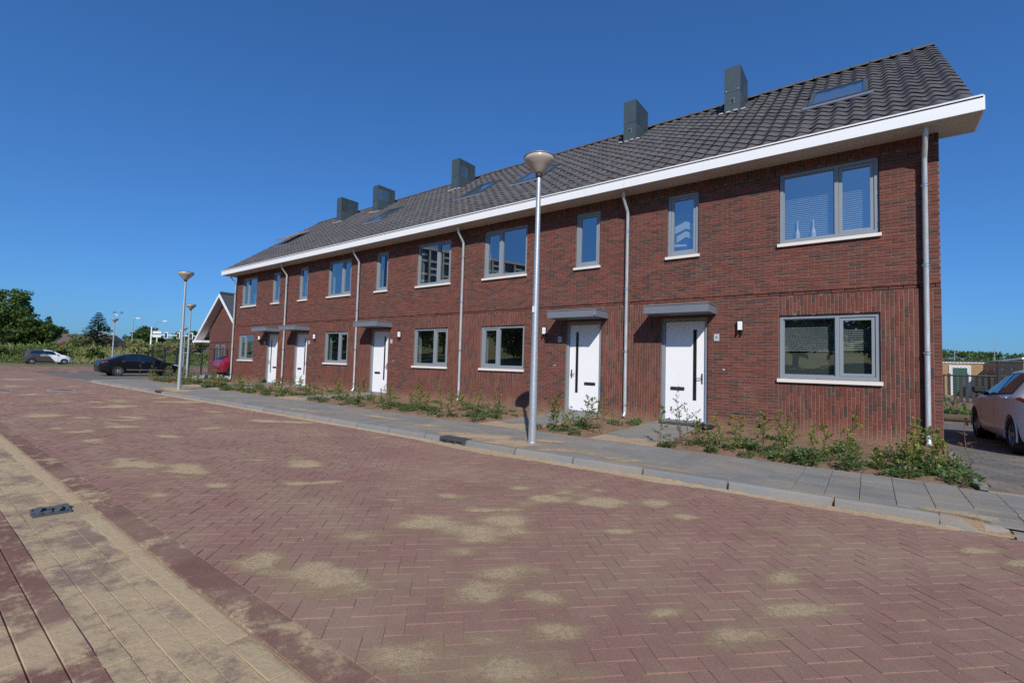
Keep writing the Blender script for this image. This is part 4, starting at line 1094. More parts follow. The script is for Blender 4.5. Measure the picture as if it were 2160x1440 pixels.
# ------------------------------------------------------------------ street lamps
def street_lamp(label, x, y, z, top, lean=(0, 0)):
    t = thing('street_lamp', label, 'street lamp', (x, y, z), 0, 'cone-headed street lamps')
    H = top-z; hb = H-.335
    p = MB(); p.tube([(0, 0, 0), (0, 0, .9), (0, 0, .92), (0, 0, hb)], [.067, .062, .060, .036], 20); p.build('pole', 'galvanised', t, smooth=40)
    MB().lathe([(.062, -.01), (.075, -.005), (.08, .02), (.07, .035)], (0, 0, 0), 20).build('foot', 'galvanised', t, smooth=40)
    b = MB(); b.lathe([(.045, 0), (.075, .012), (.085, .02), (.13, .075), (.19, .14), (.238, .195), (.2535, .225), (.2535, .262), (.245, .270)], (0, 0, hb+.04), 40); b.build('bowl', 'lamp_bowl', t, smooth=60)
    MB().lathe([(.0, 0), (.046, 0), (.060, .03), (.055, .05), (.04, .055)], (0, 0, hb-.02), 20).build('socket', 'black_metal', t, smooth=40)
    MB().lathe([(.252, 0), (.262, .006), (.262, .018), (.20, .03), (.0, .048)], (0, 0, hb+.305), 40).build('cap', 'lamp_cap', t, smooth=40)
    o = MB(); o.box(-.018, .018, -.0655, -.058, .93*2.3, .93*2.3+.10); o.build('number_sticker', 'lamp_white', t)
    t.rotation_euler = (lean[1], lean[0], 0)
    return t
street_lamp('tall grey street lamp with cone head standing nearest, on pavement by kerb drain', -5.29, -4.77, ZP, 4.68)
street_lamp('grey street lamp with cone head at kerb, in line with black car front', -21.2, -4.67, ZP, 4.30)
street_lamp('grey street lamp with cone head beside the black mesh fence', -31.8, -.94, -.12, 4.12)
street_lamp('grey street lamp with cone head rising behind the black car roof', -53.3, .48, -.15, 4.24)
street_lamp('farthest small cone-headed street lamp, mostly hidden behind two nearer poles', -65.7, 9.83, -.15, 4.5)

# ------------------------------------------------------------------ drains and small street things
def kerb_gully(x, label):
    t = thing('kerb_gully', label, 'drain', (x, KY-.012, ZR), 0, 'kerb gullies')
    b = MB(); b.box(-.29, .29, .006, .20, ZP-ZR-.012, ZP-ZR+.008); b.box(-.29, .29, .0, .03, ZP-ZR-.032, ZP-ZR-.010)
    for xx in (-.29, -.115, .065, .245): b.box(xx, xx+.045, .0, .03, -.02, ZP-ZR-.03)
    b.build('frame', 'drain_iron', t)
    MB().box(-.28, .28, .0105, .0195, -.02, ZP-ZR-.031).build('opening', 'dark_gap', t)
kerb_gully(-6.52, 'iron kerb gully with three slots beside the nearest street lamp'); kerb_gully(-21.0, 'small iron kerb gully at the foot of the second street lamp')
def drain_cover():
    t = thing('drain_cover', 'buckled dark plastic drain cover lying in the sandy gutter strip', 'drain cover', (-6.55, -10.245, ZR+.0), -.06)
    MB().box(-.125, .125, -.115, .115, -.03, -.008).build('pit', 'dark_gap', t)
    f = MB(); frame_ring2 = [(-.13, .13, -.12, -.108), (-.13, .13, .108, .12), (-.13, -.118, -.108, .108), (.118, .13, -.108, .108)]
    for (a, b, c, d) in frame_ring2: f.box(a, b, c, d, -.012, .006)
    f.build('frame', 'drain_plastic', t)
    for k in range(4):
        mb = MB(); n = 18; y0 = -.105+k*.053; V = []
        for a in range(n+1):
            s = a/n; x = -.115+.23*s; wv = .028*math.sin(s*PI*2.2+k*1.7)*math.sin(PI*s); zz = .012+.020*math.sin(s*PI*2.0+k*2.1)*math.sin(PI*s)
            V += [(x, y0+wv, zz), (x, y0+.048+wv*.6, zz+.008*math.cos(k*2+s*4)), (x, y0+.048+wv*.6, zz-.01), (x, y0+wv, zz-.012)]
        Fs = []
        for a in range(n):
            for e in range(4): Fs.append((a*4+e, a*4+(e+1) % 4, a*4+4+(e+1) % 4, a*4+4+e))
        Fs += [(0, 1, 2, 3), (n*4+3, n*4+2, n*4+1, n*4)]
        mb.idx(V, Fs); mb.build('slat', 'drain_plastic', t, smooth=50, fix=True)
drain_cover()
def manhole(x, y, label):
    t = thing('manhole_cover', label, 'manhole', (x, y, ZR+.004), 0, 'round manhole covers in the road')
    MB().lathe([(.0, 0), (.29, 0), (.29, .006), (.0, .006)], (0, 0, 0), 28).build('lid', 'drain_iron', t); MB().lathe([(.31, -.004), (.40, -.004), (.40, .004), (.31, .004), (.31, -.004)], (0, 0, 0), 28).build('ring', 'concrete', t)
manhole(-24.0, -7.38, 'round iron manhole cover in the red road, ahead of the black car'); manhole(-24.4, -8.9, 'round iron manhole cover at the left edge of the view in the red road')
# loose grit
pb = MB()
for q in range(420):
    if q < 300: x, y, z = random.uniform(-9, .5), random.uniform(-10.6, -5.45), ZR+.003
    else: x, y, z = random.uniform(-7, .0), random.uniform(KY+.05, BY), ZP+.002
    if -5.36 > y > -5.5 and x > -.3: continue
    s = random.uniform(.002, .0055) * (1.0 if random.random() < .93 else 1.9)
    pb.idx([(x-s, y, z), (x, y-s*.8, z), (x+s, y+.2*s, z), (x, y+s, z), (x+.1*s, y, z+s*.9)], [(0, 1, 4), (1, 2, 4), (2, 3, 4), (3, 0, 4)], random.random())
stuff(tag(pb.build('grit', 'pebble'), 'scattered tiny stones and grit on road and pavement', 'grit'))

# ------------------------------------------------------------------ plants in the beds
def leaf(mb, p, d, up, ln, wd, tone):
    d = d.normalized(); s = d.cross(up); s = s.normalized() if s.length > 1e-4 else Vector((1, 0, 0)); n = s.cross(d)
    a = p; b = p+d*ln*.45+s*wd*.5+n*wd*.18; c = p+d*ln; e = p+d*ln*.45-s*wd*.5+n*wd*.18
    mb.idx([a[:], b[:], c[:], e[:]], [(0, 1, 2), (0, 2, 3)], tone)
def rdir(up=.3):
    v = Vector((random.gauss(0, 1), random.gauss(0, 1), random.gauss(up, .8))); return v.normalized()
def sapling_mesh(h, n_br, leaves, ln, lushness, lo=.15):
    st = MB(); lf = MB()
    pts = [Vector((0, 0, -.03))]; k = 6; drift = Vector((random.gauss(0, .1), random.gauss(0, .1), 0))
    for q in range(1, k+1): pts.append(Vector((drift.x*h*q/k+random.gauss(0, .012), drift.y*h*q/k+random.gauss(0, .012), h*q/k)))
    st.tube(pts, [.006*(1-.75*q/k)*(h/.5)**.5 for q in range(k+1)], 5)
    def along(t):
        f = t*k; i_ = min(int(f), k-1); return pts[i_].lerp(pts[i_+1], f-i_)
    brs = []
    for b in range(n_br):
        t = lo+(.95-lo)*(b+random.random())/n_br; p = along(t); az = b*2.4+random.random(); L = h*(.42-.28*t)*random.uniform(.6, 1.25)
        d = Vector((math.cos(az), math.sin(az), random.uniform(.35, .9))).normalized()
        m = p+d*L*.5; e = p+d*L+Vector((0, 0, -.05*L)); st.tube([p, m, e], [.0032, .0024, .0012], 4, caps=False); brs.append((p, m, e))
    for q in range(leaves):
        if random.random() < .75 and brs:
            p, m, e = random.choice(brs); t = random.uniform(.25, 1.0); c = p.lerp(m, t*2) if t < .5 else m.lerp(e, t*2-1)
        else: c = along(random.uniform(.45, 1.0))
        leaf(lf, c+rdir()*.012, rdir(.15), Vector((0, 0, 1))+rdir()*.6, ln*random.uniform(.6, 1.2), ln*random.uniform(.5, .75), min(1, max(0, random.gauss(lushness, .22))))
    return st, lf
SAP = []
for v in range(14):
    h = (.42, .55, .66, .38, .72, .5, .6, .34, .46, .58, .8, .3, .5, .64)[v]; dry = v in (5, 11)
    st, lf = sapling_mesh(h, 6+v % 5, (110, 140, 170, 95, 180, 14, 140, 80, 120, 60, 80, 10, 170, 50)[v], .046, (.55, .7, .35, .6, .45, .3, .8, .5, .4, .35, .3, .3, .75, .4)[v])
    SAP.append((st.mesh('stem', 'twig'), lf.mesh('leaves', 'dry_leaf' if dry else 'sapling_leaf'), h, dry))
WEED = []
for v in range(8):
    lf = MB(); n = (90, 130, 160, 110, 60, 150, 90, 120)[v]; r = (.10, .13, .16, .12, .08, .17, .11, .14)[v]; hh = (.09, .12, .16, .20, .06, .12, .24, .1)[v]
    for q in range(n):
        a = random.uniform(0, 2*PI); rr = r*math.sqrt(random.random())*.9; p = Vector((rr*math.cos(a), rr*math.sin(a), random.uniform(.0, hh)*(1-.5*rr/r)))
        leaf(lf, p, Vector((math.cos(a), math.sin(a), random.uniform(-.1, .9)))+rdir()*.5, Vector((0, 0, 1))+rdir()*.4, random.uniform(.03, .065), random.uniform(.02, .04), min(1, max(0, random.gauss(.5, .25))))
    st = MB()
    for q in range(6):
        a = random.uniform(0, 6.28); st.tube([(0, 0, -.02), (r*.4*math.cos(a), r*.4*math.sin(a), hh*.5), (r*.7*math.cos(a), r*.7*math.sin(a), hh*.8)], .0025, 4, caps=False)
    WEED.append((st.mesh('stem', 'twig'), lf.mesh('leaves', 'weed_leaf')))
BEDN = [('end house bed', -3.70, .02), ('bed between nearest doors', -6.36, -4.96), ('long bed behind nearest lamp', -15.0, -7.62), ('bed past third door', -20.7, -16.3), ('bed between farthest doors', -23.35, -21.95), ('bed past last door', -29.9, -24.6)]
ORD = ['first', 'second', 'third', 'fourth', 'fifth', 'sixth', 'seventh', 'eighth', 'ninth', 'tenth'] + ['%dth' % q for q in range(11, 160)]
def place(kind, x, y, bed, v, s, rz, idx, total):
    z = ZP+.0
    if kind == 'sapling':
        st, lf, h, dry = SAP[v]; nm = 'hedge_sapling'; desc = 'bare brown sapling' if dry else ('sparse dark-leaved sapling' if v in (2, 9, 10, 13) else ('yellow-green leafy sapling' if v in (1, 6, 12) else 'young green hedge sapling'))
        g = 'hedge saplings in the front beds'
    else:
        st, lf = WEED[v]; nm = 'weed_plant'; desc = 'low green weed'; g = 'weeds in the front beds'
    lab = '%s, %s from driveway side in %s' % (desc, ORD[idx], bed)
    t = thing(nm, lab, 'plant', (x, y, z), rz, g); t.scale = (s, s, s*random.uniform(.9, 1.1))
    link('stem', st, t); link('leaves', lf, t)
def scatter():
    rnd = random.Random(11)
    for bi, (bed, xa, xb) in enumerate(BEDN):
        L = xb-xa
        sap = []; wd = []
        # two loose hedge rows along the pavement
        n = max(4, int(L/.24)) if bi else 17
        for q in range(n):
            x = xb-(q+.5)*L/n+rnd.uniform(-.12, .12); sap.append((x, rnd.choice((-3.25, -3.15, -2.85, -2.7))+rnd.uniform(-.1, .1)))
        for q in range(int(n*.55)): sap.append((rnd.uniform(xa+.1, xb-.1), rnd.uniform(-2.4, -.6)))
        nw = int(L*(20 if bi == 0 else 12))
        for q in range(nw):
            x = rnd.uniform(xa+.05, xb-.05)
            if bi == 0 and rnd.random() < .5: x = xb-abs(rnd.gauss(0, 1.2)); x = max(xa+.1, x)
            wd.append((x, rnd.uniform(-3.42, -2.2) if rnd.random() < .75 else rnd.uniform(-2.2, -.35)))
        if bi == 0: sap += [(-.18, -2.55), (-.33, -2.75), (-.55, -3.0), (-3.45, -3.05), (-3.2, -2.75), (-3.55, -2.7)]
        if bi == 1: sap += [(-5.25, -2.9), (-5.45, -3.1), (-5.05, -2.75), (-5.8, -3.2)]
        sap.sort(key=lambda p: -p[0]); wd.sort(key=lambda p: -p[0])
        for q, (x, y) in enumerate(sap):
            v = rnd.choice([0, 1, 2, 3, 4, 6, 7, 8, 9, 10, 12, 13] + ([5, 11] if bi > 1 else []))
            if bi == 0 and x > -.6 and y < -2.4: v = (6, 12, 1)[q % 3]
            place('sapling', x, y, bed, v, rnd.uniform(.8, 1.1), rnd.uniform(0, 6.28), q, len(sap))
        for q, (x, y) in enumerate(wd): place('weed', x, y, bed, rnd.randrange(8), rnd.uniform(.7, 1.3), rnd.uniform(0, 6.28), q, len(wd))
scatter()
# bare shoot at the driveway corner, two dry saplings by the parking place
for (x, y, lab) in ((.06, -3.2, 'bare reddish shoot at the driveway corner of the nearest bed'), (-28.9, -3.9, 'taller of two dry brown saplings in front of the black car'), (-28.0, -3.7, 'shorter of two dry brown saplings in front of the black car')):
    st, lf, h, dry = SAP[5]; t = thing('bare_sapling', lab, 'plant', (x, y, ZP), random.random()*6, 'bare saplings'); t.scale = (1.3, 1.3, 1.5); link('stem', st, t); link('leaves', lf, t)

# ------------------------------------------------------------------ vehicles
def spline(xs, ys, x):
    """monotone-ish cubic through points"""
    i = 0
    while i < len(xs)-2 and x > xs[i+1]: i += 1
    x0, x1 = xs[i], xs[i+1]; h = x1-x0; t = (x-x0)/h
    def sl(k):
        if k <= 0: return (ys[1]-ys[0])/(xs[1]-xs[0])
        if k >= len(xs)-1: return (ys[-1]-ys[-2])/(xs[-1]-xs[-2])
        a = (ys[k]-ys[k-1])/(xs[k]-xs[k-1]); b = (ys[k+1]-ys[k])/(xs[k+1]-xs[k])
        return 0 if a*b <= 0 else 2*a*b/(a+b)
    m0, m1 = sl(i), sl(i+1); t2, t3 = t*t, t*t*t
    return (2*t3-3*t2+1)*ys[i]+(t3-2*t2+t)*h*m0+(-2*t3+3*t2)*ys[i+1]+(t3-t2)*h*m1
class Car:
    """body lofted from stations: s (m behind the nose), underside, belt, top, half width, roof half width"""
    def __init__(c, stations):
        c.S = [r[0] for r in stations]; c.c = [[r[k] for r in stations] for k in range(1, 6)]; c.L = c.S[-1]
    def ring(c, s):
        zl, zb, zt, w, wr = [spline(c.S, q, s) for q in c.c]
        return [(0, zl), (.80*w, zl), (.965*w, zl+.09), (w, zl+.5*(zb-zl)), (.988*w, zb-.07), (.955*w, zb), (wr, zb+.86*(zt-zb)), (.80*wr, zt-.012*min(1, (zt-zb)*6)), (0, zt)]
    def pt(c, s, t, side=1):
        r = c.ring(s); n = len(r)-1; t = max(0, min(n, t)); i = min(int(t), n-1); f = t-i
        g = lambda k: r[k] if 0 <= k <= n else ((-r[-k][0], r[-k][1]) if k < 0 else (-r[2*n-k][0], r[2*n-k][1]))
        p0, p1, p2, p3 = g(i-1), g(i), g(i+1), g(i+2); out = []
        for a in (0, 1):
            m0, m1 = (p2[a]-p0[a])*.42, (p3[a]-p1[a])*.42
            f2, f3 = f*f, f**3
            out.append((2*f3-3*f2+1)*p1[a]+(f3-2*f2+f)*m0+(-2*f3+3*f2)*p2[a]+(f3-f2)*m1)
        return Vector((side*out[0], c.L/2-s, out[1]))
    def nrm(c, s, t, side=1):
        a = c.pt(min(s+.01, c.L), t, side)-c.pt(max(s-.01, 0), t, side); b = c.pt(s, min(t+.05, 8), side)-c.pt(s, max(t-.05, 0), side)
        n = a.cross(b); n = n.normalized() if n.length > 1e-9 else Vector((0, 0, 1))
        ctr = Vector((0, c.L/2-s, .7))
        return n if n.dot(c.pt(s, t, side)-ctr) > 0 else -n
    def patch(c, sf, sr, t0, t1, side, off=.005, ns=10, ntt=5):
        """quad grid between front edge sf=(bottom,top) and rear edge sr, over t0..t1"""
        mb = MB(); V = []
        for a in range(ns+1):
            for b in range(ntt+1):
                u, v = a/ns, b/ntt; s = (sf[0]+(sf[1]-sf[0])*v)*(1-u)+(sr[0]+(sr[1]-sr[0])*v)*u; t = t0+(t1-t0)*v
                V.append((c.pt(s, t, side)+c.nrm(s, t, side)*off)[:])
        mb.idx(V, [(a*(ntt+1)+b, (a+1)*(ntt+1)+b, (a+1)*(ntt+1)+b+1, a*(ntt+1)+b+1) for a in range(ns) for b in range(ntt)]); return mb
    def screen(c, s0, s1, tmin, off=.005, n=10):
        mb = MB(); V = []; m = 2*n
        for a in range(n+1):
            s = s0+(s1-s0)*a/n
            for b in range(m+1):
                v = b/m*2-1; sd = 1 if v >= 0 else -1; t = 8-abs(v)*(8-tmin)
                V.append((c.pt(s, t, sd)+c.nrm(s, t, sd)*off)[:])
        mb.idx(V, [(a*(m+1)+b, (a+1)*(m+1)+b, (a+1)*(m+1)+b+1, a*(m+1)+b+1) for a in range(n) for b in range(m)]); return mb
def wheel_meshes(r, rimmat, spokes):
    ty = MB(); wd = .20; ty.lathe([(r*.66, -wd/2), (r*.93, -wd/2), (r*.985, -wd/2+.025), (r, -wd/2+.05), (r, wd/2-.05), (r*.985, wd/2-.025), (r*.93, wd/2), (r*.66, wd/2), (r*.64, 0), (r*.66, -wd/2)], (0, 0, 0), 36, 'x')
    ri = MB(); rr = r*.67; ri.lathe([(rr, -.09), (rr, .085), (rr*.93, .088), (rr*.90, .03), (rr*.9, -.05), (rr*.85, -.06), (0, -.06)], (0, 0, 0), 36, 'x'); ri.lathe([(.0, .075), (.03, .075), (.055, .06), (.06, -.02), (.0, -.02)], (0, 0, 0), 16, 'x')
    for k in range(spokes):
        a = 2*PI*k/spokes; ca, sa = math.cos(a), math.sin(a); w0, w1 = .035*r/.3, .028*r/.3
        def P(rad, tt, x): return (x, rad*ca-tt*sa, rad*sa+tt*ca)
        V = [P(.03, -w0, .05), P(.03, w0, .05), P(rr*.93, w1, .068), P(rr*.93, -w1, .068), P(.03, -w0, .0), P(.03, w0, .0), P(rr*.93, w1, .02), P(rr*.93, -w1, .02)]
        ri.idx(V, [(0, 1, 2, 3), (7, 6, 5, 4), (0, 4, 5, 1), (1, 5, 6, 2), (2, 6, 7, 3), (3, 7, 4, 0)])
    return ty.mesh('wheel', 'tyre', smooth=35, fix=True), ri.mesh('rim', rimmat, smooth=35, fix=True)
def build_car(name, label, stations, paint, axles, r, loc, rz, windows, screens, lights, spokes=5, rimmat='rim', seams=(), handles=(), mirror=None, plate=None, cat='car', group=None, letters=None, extra=()):
    c = Car(stations); t = thing(name, label, cat, loc, rz, group)
    mb = MB(); ns, nt_ = 70, 30; V = []
    for a in range(ns+1):
        s = c.L*a/ns
        for b in range(2*nt_):
            q = b/nt_*8; V.append((c.pt(s, q, 1) if b <= nt_ else c.pt(s, 16-q, -1))[:])
    m = 2*nt_; Fs = [(a*m+b, a*m+(b+1) % m, (a+1)*m+(b+1) % m, (a+1)*m+b) for a in range(ns) for b in range(m)]
    Fs += [tuple(range(m-1, -1, -1)), tuple(ns*m+b for b in range(m))]
    mb.idx(V, Fs); body = mb.build('body', paint, t, fix=True)
    wmax = max(c.c[3])
    # cut the wheel arches
    cut = MB()
    for ax in axles:
        for sd in (-1, 1):
            a0, a1 = sorted((sd*(wmax-.26), sd*(wmax+.2))); cut.lathe([(r+.045, a0), (r+.045, a1)], (0, c.L/2-ax, r-.0), 36, 'x')
    co = cut.build('cutter', 'plastic_black', None, fix=True); co.parent = t
    md = body.modifiers.new('arch', 'BOOLEAN'); md.object = co; md.operation = 'DIFFERENCE'; md.solver = 'EXACT'
    me = bpy.data.meshes.new_from_object(body.evaluated_get(bpy.context.evaluated_depsgraph_get())); body.modifiers.clear(); body.data = me
    me.materials.clear(); me.materials.append(M(paint)); me.shade_smooth(); me.set_sharp_from_angle(angle=math.radians(38)); bpy.data.objects.remove(co)
    ty, ri = wheel_meshes(r, rimmat, spokes)
    for ax in axles:
        for sd in (-1, 1):
            wh = link('wheel', ty, t, (sd*(wmax-.115), c.L/2-ax, r), (0, 0, 0 if sd > 0 else PI)); wh.rotation_euler[0] = random.random()*1.2
            link('rim', ri, wh)
            arc = MB(); pts = [(sd*(wmax-.012), c.L/2-ax+(r+.047)*math.cos(q), r+(r+.047)*math.sin(q)) for q in [PI*(k/16*1.16-.08) for k in range(17)]]
            arc.tube(pts, .012, 6); arc.build('arch_trim', paint, t, smooth=50)
            MB().lathe([(r+.04, -.02), (r+.04, .02), (0, .02)], (sd*(wmax-.255), c.L/2-ax, r), 24, 'x').build('arch_liner', 'plastic_black', t)
    for (sf, sr, t0, t1) in windows:
        for sd in (-1, 1):
            c.patch((sf[0]-.03, sf[1]-.03), (sr[0]+.03, sr[1]+.03), t0-.06, t1+.06, sd, .003).build('window_surround', 'plastic_black', t, smooth=60)
            c.patch(sf, sr, t0, t1, sd, .007).build('window', 'car_glass', t, smooth=60)
    for (s0, s1, tm) in screens: c.screen(s0-.02, s1+.02, tm-.06, .0025).build('window_surround', 'plastic_black', t, smooth=60); c.screen(s0, s1, tm, .006).build('windscreen', 'car_glass', t, smooth=60)
    for (nm, mat, sf, sr, t0, t1) in lights:
        for sd in (-1, 1): c.patch(sf, sr, t0, t1, sd, .006).build(nm, mat, t, smooth=60)
    for (s0, s1) in seams:
        for sd in (-1, 1): c.patch((s0-.004, s1-.004), (s0+.004, s1+.004), 2.2, 5.0, sd, .0015, 1, 14).build('door_seam', 'plastic_black', t)
    for s in handles:
        for sd in (-1, 1):
            p = c.pt(s, 4.35, sd); MB().bev(p.x-.02, p.x+.02, p.y-.09, p.y+.09, p.z-.016, p.z+.016, .008).build('door_handle', 'chrome' if paint == 'paint_black' else paint, t)
    if mirror:
        s, mt = mirror
        for sd in (-1, 1):
            p = c.pt(s, 5.25, sd); b = MB(); x0, x1 = sorted((p.x+sd*.03, p.x+sd*.22)); b.bev(x0, x1, p.y-.05, p.y+.06, p.z+.0, p.z+.135, .03); xa, xb = sorted((p.x-sd*.02, p.x+sd*.08)); b.bev(xa, xb, p.y-.03, p.y+.03, p.z-.03, p.z+.03, .01); b.build('mirror', mt, t, smooth=30)
    if plate is not None:
        pm = MB(); pm.bev(-.26, .26, -.012, .012, -.055, .055, .004); o = pm.build('number_plate', 'plate_yellow', t); o.location = (0, -c.L/2-.004+plate[1], plate[0])
    sk = MB(); sk.box(-wmax+.17, wmax-.17, -c.L/2+.35, c.L/2-.35, .17, .30); sk.build('floor_pan', 'plastic_black', t)
    for (nm, mat, sf, sr, t0, t1) in extra:
        for sd in (-1, 1): c.patch(sf, sr, t0, t1, sd, .004).build(nm, mat, t, smooth=60)
    if letters:
        body_, size, s, tt = letters; p = c.pt(s, tt, 1)+c.nrm(s, tt, 1)*.012
        text('lettering', body_, size, 'lamp_white', t, p, (PI/2, 0, PI/2))
    return t, c
HATCH = [(0, .28, .52, .56, .50, .42), (.06, .22, .58, .64, .66, .52), (.28, .19, .70, .78, .80, .66), (.65, .18, .81, .90, .855, .72), (1.05, .18, .885, .975, .865, .72), (1.40, .18, .91, 1.15, .866, .66), (1.75, .18, .92, 1.33, .868, .585), (2.10, .18, .93, 1.425, .87, .56), (2.55, .18, .945, 1.448, .872, .555), (3.0, .18, .965, 1.43, .872, .55), (3.4, .19, .985, 1.375, .868, .535), (3.70, .20, .98, 1.27, .85, .54), (3.90, .22, .95, 1.08, .82, .60), (4.02, .27, .88, .94, .76, .60), (4.07, .34, .74, .78, .62, .50)]
build_car('parked_hatchback', 'silver white hatchback parked on the dark driveway, its rear cut by the picture edge', HATCH, 'paint_silver', (.83, 3.41), .315, (1.82, 1.92, ZP), .04,
          [((1.42, 1.84), (2.38, 2.36), 5.14, 5.92), ((2.46, 2.44), (3.32, 3.12), 5.16, 5.92)], [(1.16, 2.0, 6.15), (3.52, 3.86, 6.2)],
          [('tail_light', 'tail_red', (3.66, 3.76), (4.03, 4.0), 4.1, 4.95), ('head_light', 'head_light', (.16, .34), (.62, .70), 4.2, 5.0)], 5, 'rim', ((1.33, 1.36), (2.42, 2.42)), (2.22, 3.16), (1.52, 'plastic_black'), (.62, .02))
SEDAN = [(0, .26, .50, .54, .52, .42), (.07, .20, .58, .64, .68, .54), (.32, .18, .70, .77, .82, .68), (.75, .17, .79, .87, .865, .72), (1.15, .17, .86, .95, .873, .72), (1.5, .17, .89, 1.12, .875, .66), (1.9, .17, .91, 1.31, .877, .58), (2.25, .17, .92, 1.405, .878, .55), (2.6, .17, .93, 1.43, .878, .545), (3.0, .17, .945, 1.405, .877, .54), (3.4, .18, .955, 1.30, .874, .54), (3.75, .18, .96, 1.15, .868, .60), (4.05, .19, .955, 1.035, .86, .68), (4.3, .22, .92, .985, .83, .70), (4.45, .27, .84, .90, .76, .66), (4.50, .36, .70, .74, .64, .55)]
build_car('parked_sedan', 'black sedan parked beyond the second street lamp, nose to the right', SEDAN, 'paint_black', (.93, 3.60), .315, (-39.3, -1.12, -.215), 0.0,
          [((1.62, 1.98), (2.52, 2.48), 5.12, 5.9), ((2.60, 2.56), (3.42, 3.10), 5.12, 5.86)], [(1.24, 2.12, 6.15), (3.2, 3.84, 6.2)],
          [('tail_light', 'tail_red', (4.12, 4.15), (4.46, 4.44), 4.0, 4.9), ('head_light', 'head_light', (.14, .36), (.62, .72), 4.2, 5.0)], 7, 'rim', ((1.40, 1.45), (2.56, 2.56)), (2.38, 3.36), (1.68, 'paint_black'), (.62, .02), extra=[('side_trim', 'chrome', (1.25, 1.25), (3.2, 3.2), 2.45, 2.58)])
UP = [(0, .26, .55, .60, .50, .42), (.06, .21, .64, .70, .64, .52), (.22, .18, .76, .84, .76, .62), (.52, .18, .86, .94, .815, .68), (.85, .18, .91, 1.02, .82, .68), (1.15, .18, .93, 1.22, .822, .60), (1.5, .18, .94, 1.40, .823, .56), (1.9, .18, .95, 1.47, .824, .55), (2.4, .18, .97, 1.48, .824, .55), (2.9, .18, .99, 1.455, .82, .55), (3.25, .20, 1.0, 1.38, .80, .55), (3.42, .23, .98, 1.20, .78, .58), (3.51, .28, .86, .95, .72, .58), (3.54, .36, .72, .76, .62, .5)]
build_car('city_car', 'small two-tone city car, dark grey rear and white front, on the far road', UP, 'paint_livery', (.60, 3.02), .29, (-69.2, -1.25, -.10), 0.0,
          [((1.12, 1.48), (2.10, 2.08), 5.14, 5.9), ((2.18, 2.16), (3.18, 3.02), 5.2, 5.9)], [(.92, 1.5, 6.15), (3.3, 3.47, 6.2)], [('tail_light', 'tail_red', (3.36, 3.38), (3.52, 3.5), 4.2, 5.2), ('head_light', 'plastic_black', (.10, .24), (.5, .58), 4.1, 4.9)], 8, 'rim', ((1.05, 1.1),), (2.0, 2.95), (1.2, 'lamp_white'), (.6, .02), letters=('ZENZA', .27, 2.0, 3.75))
build_car('red_car', 'dark red car parked tail-on beyond the far end house downpipe', HATCH, 'paint_red', (.83, 3.41), .31, (-37.0, 4.55, -.12), 0.0,
          [((1.42, 1.84), (2.38, 2.36), 5.14, 5.92), ((2.46, 2.44), (3.32, 3.12), 5.16, 5.92)], [(1.16, 2.0, 6.15), (3.52, 3.86, 6.2)], [('tail_light', 'tail_red', (3.66, 3.76), (4.03, 4.0), 4.1, 4.95)], 5, 'rim_dark', (), (), (1.52, 'plastic_black'), (.62, .02))
build_car('passing_car', 'orange red car far off, half hidden behind the green verge', HATCH, 'paint_orange', (.83, 3.41), .31, (-112.5, 8.0, 1.45), 0.35,
          [((1.42, 1.84), (2.38, 2.36), 5.14, 5.92), ((2.46, 2.44), (3.32, 3.12), 5.16, 5.92)], [(1.16, 2.0, 6.15), (3.52, 3.86, 6.2)], [('tail_light', 'tail_red', (3.66, 3.76), (4.03, 4.0), 4.1, 4.95)], 5, 'rim_dark', (), (), None, (.62, .02))

# ------------------------------------------------------------------ trees
def crown_mb(c, rad, n_cl, n_lf, size, bias=.6, flat=.85, tone0=.5):
    """leaf-sized faces in clumps spread through an uneven crown"""
    mb = MB(); lobes = [(Vector((random.gauss(0, .38), random.gauss(0, .38), random.gauss(0, .32))), random.uniform(.45, .75)) for _ in range(7)]
    n = 0
    while n < n_cl:
        l, lr = random.choice(lobes); d = rdir(.1); p = l+d*lr*random.uniform(bias, 1.0)
        if p.length > 1.25: continue
        n += 1; cl = Vector((c[0]+p.x*rad[0], c[1]+p.y*rad[1], c[2]+p.z*rad[2])); cr = random.uniform(.11, .2)*max(rad)
        tn = max(0, min(1, random.gauss(tone0, .2)))
        for q in range(n_lf):
            o = rdir(.25)*cr*random.random()**.5; o.z *= flat
            leaf(mb, cl+o, rdir(-.1), rdir(.5)+d*.4, size*random.uniform(.6, 1.3), size*random.uniform(.5, .9), max(0, min(1, tn+random.gauss(0, .15))))
    return mb
def tree(name, label, x, y, z0, top, r, n_cl=150, n_lf=26, size=.5, group=None, low=.25, mat='tree_leaf', tone0=.5, rz_=None):
    t = thing(name, label, 'tree', (x, y, z0), 0, group); H = top-z0; ch = H*(1-low)/2
    crown_mb((0, 0, H-ch), (r, r, ch), n_cl, n_lf, size, tone0=tone0).build('crown', mat, t)
    tr = MB(); k = H*.05; tr.tube([(0, 0, -.3), (.05*H*.1, 0, H*.3), (.0, .1, H*.6), (0, 0, H*.8)], [k*.55, k*.4, k*.25, k*.08], 8)
    for q in range(6):
        a = q*1.05; b = H*(.28+.07*q); tr.tube([(0, 0, b), (r*.35*math.cos(a), r*.35*math.sin(a), b+H*.13), (r*.65*math.cos(a), r*.65*math.sin(a), b+H*.2)], [k*.2, k*.12, k*.04], 5, caps=False)
    tr.build('trunk', 'bark', t, smooth=50); return t
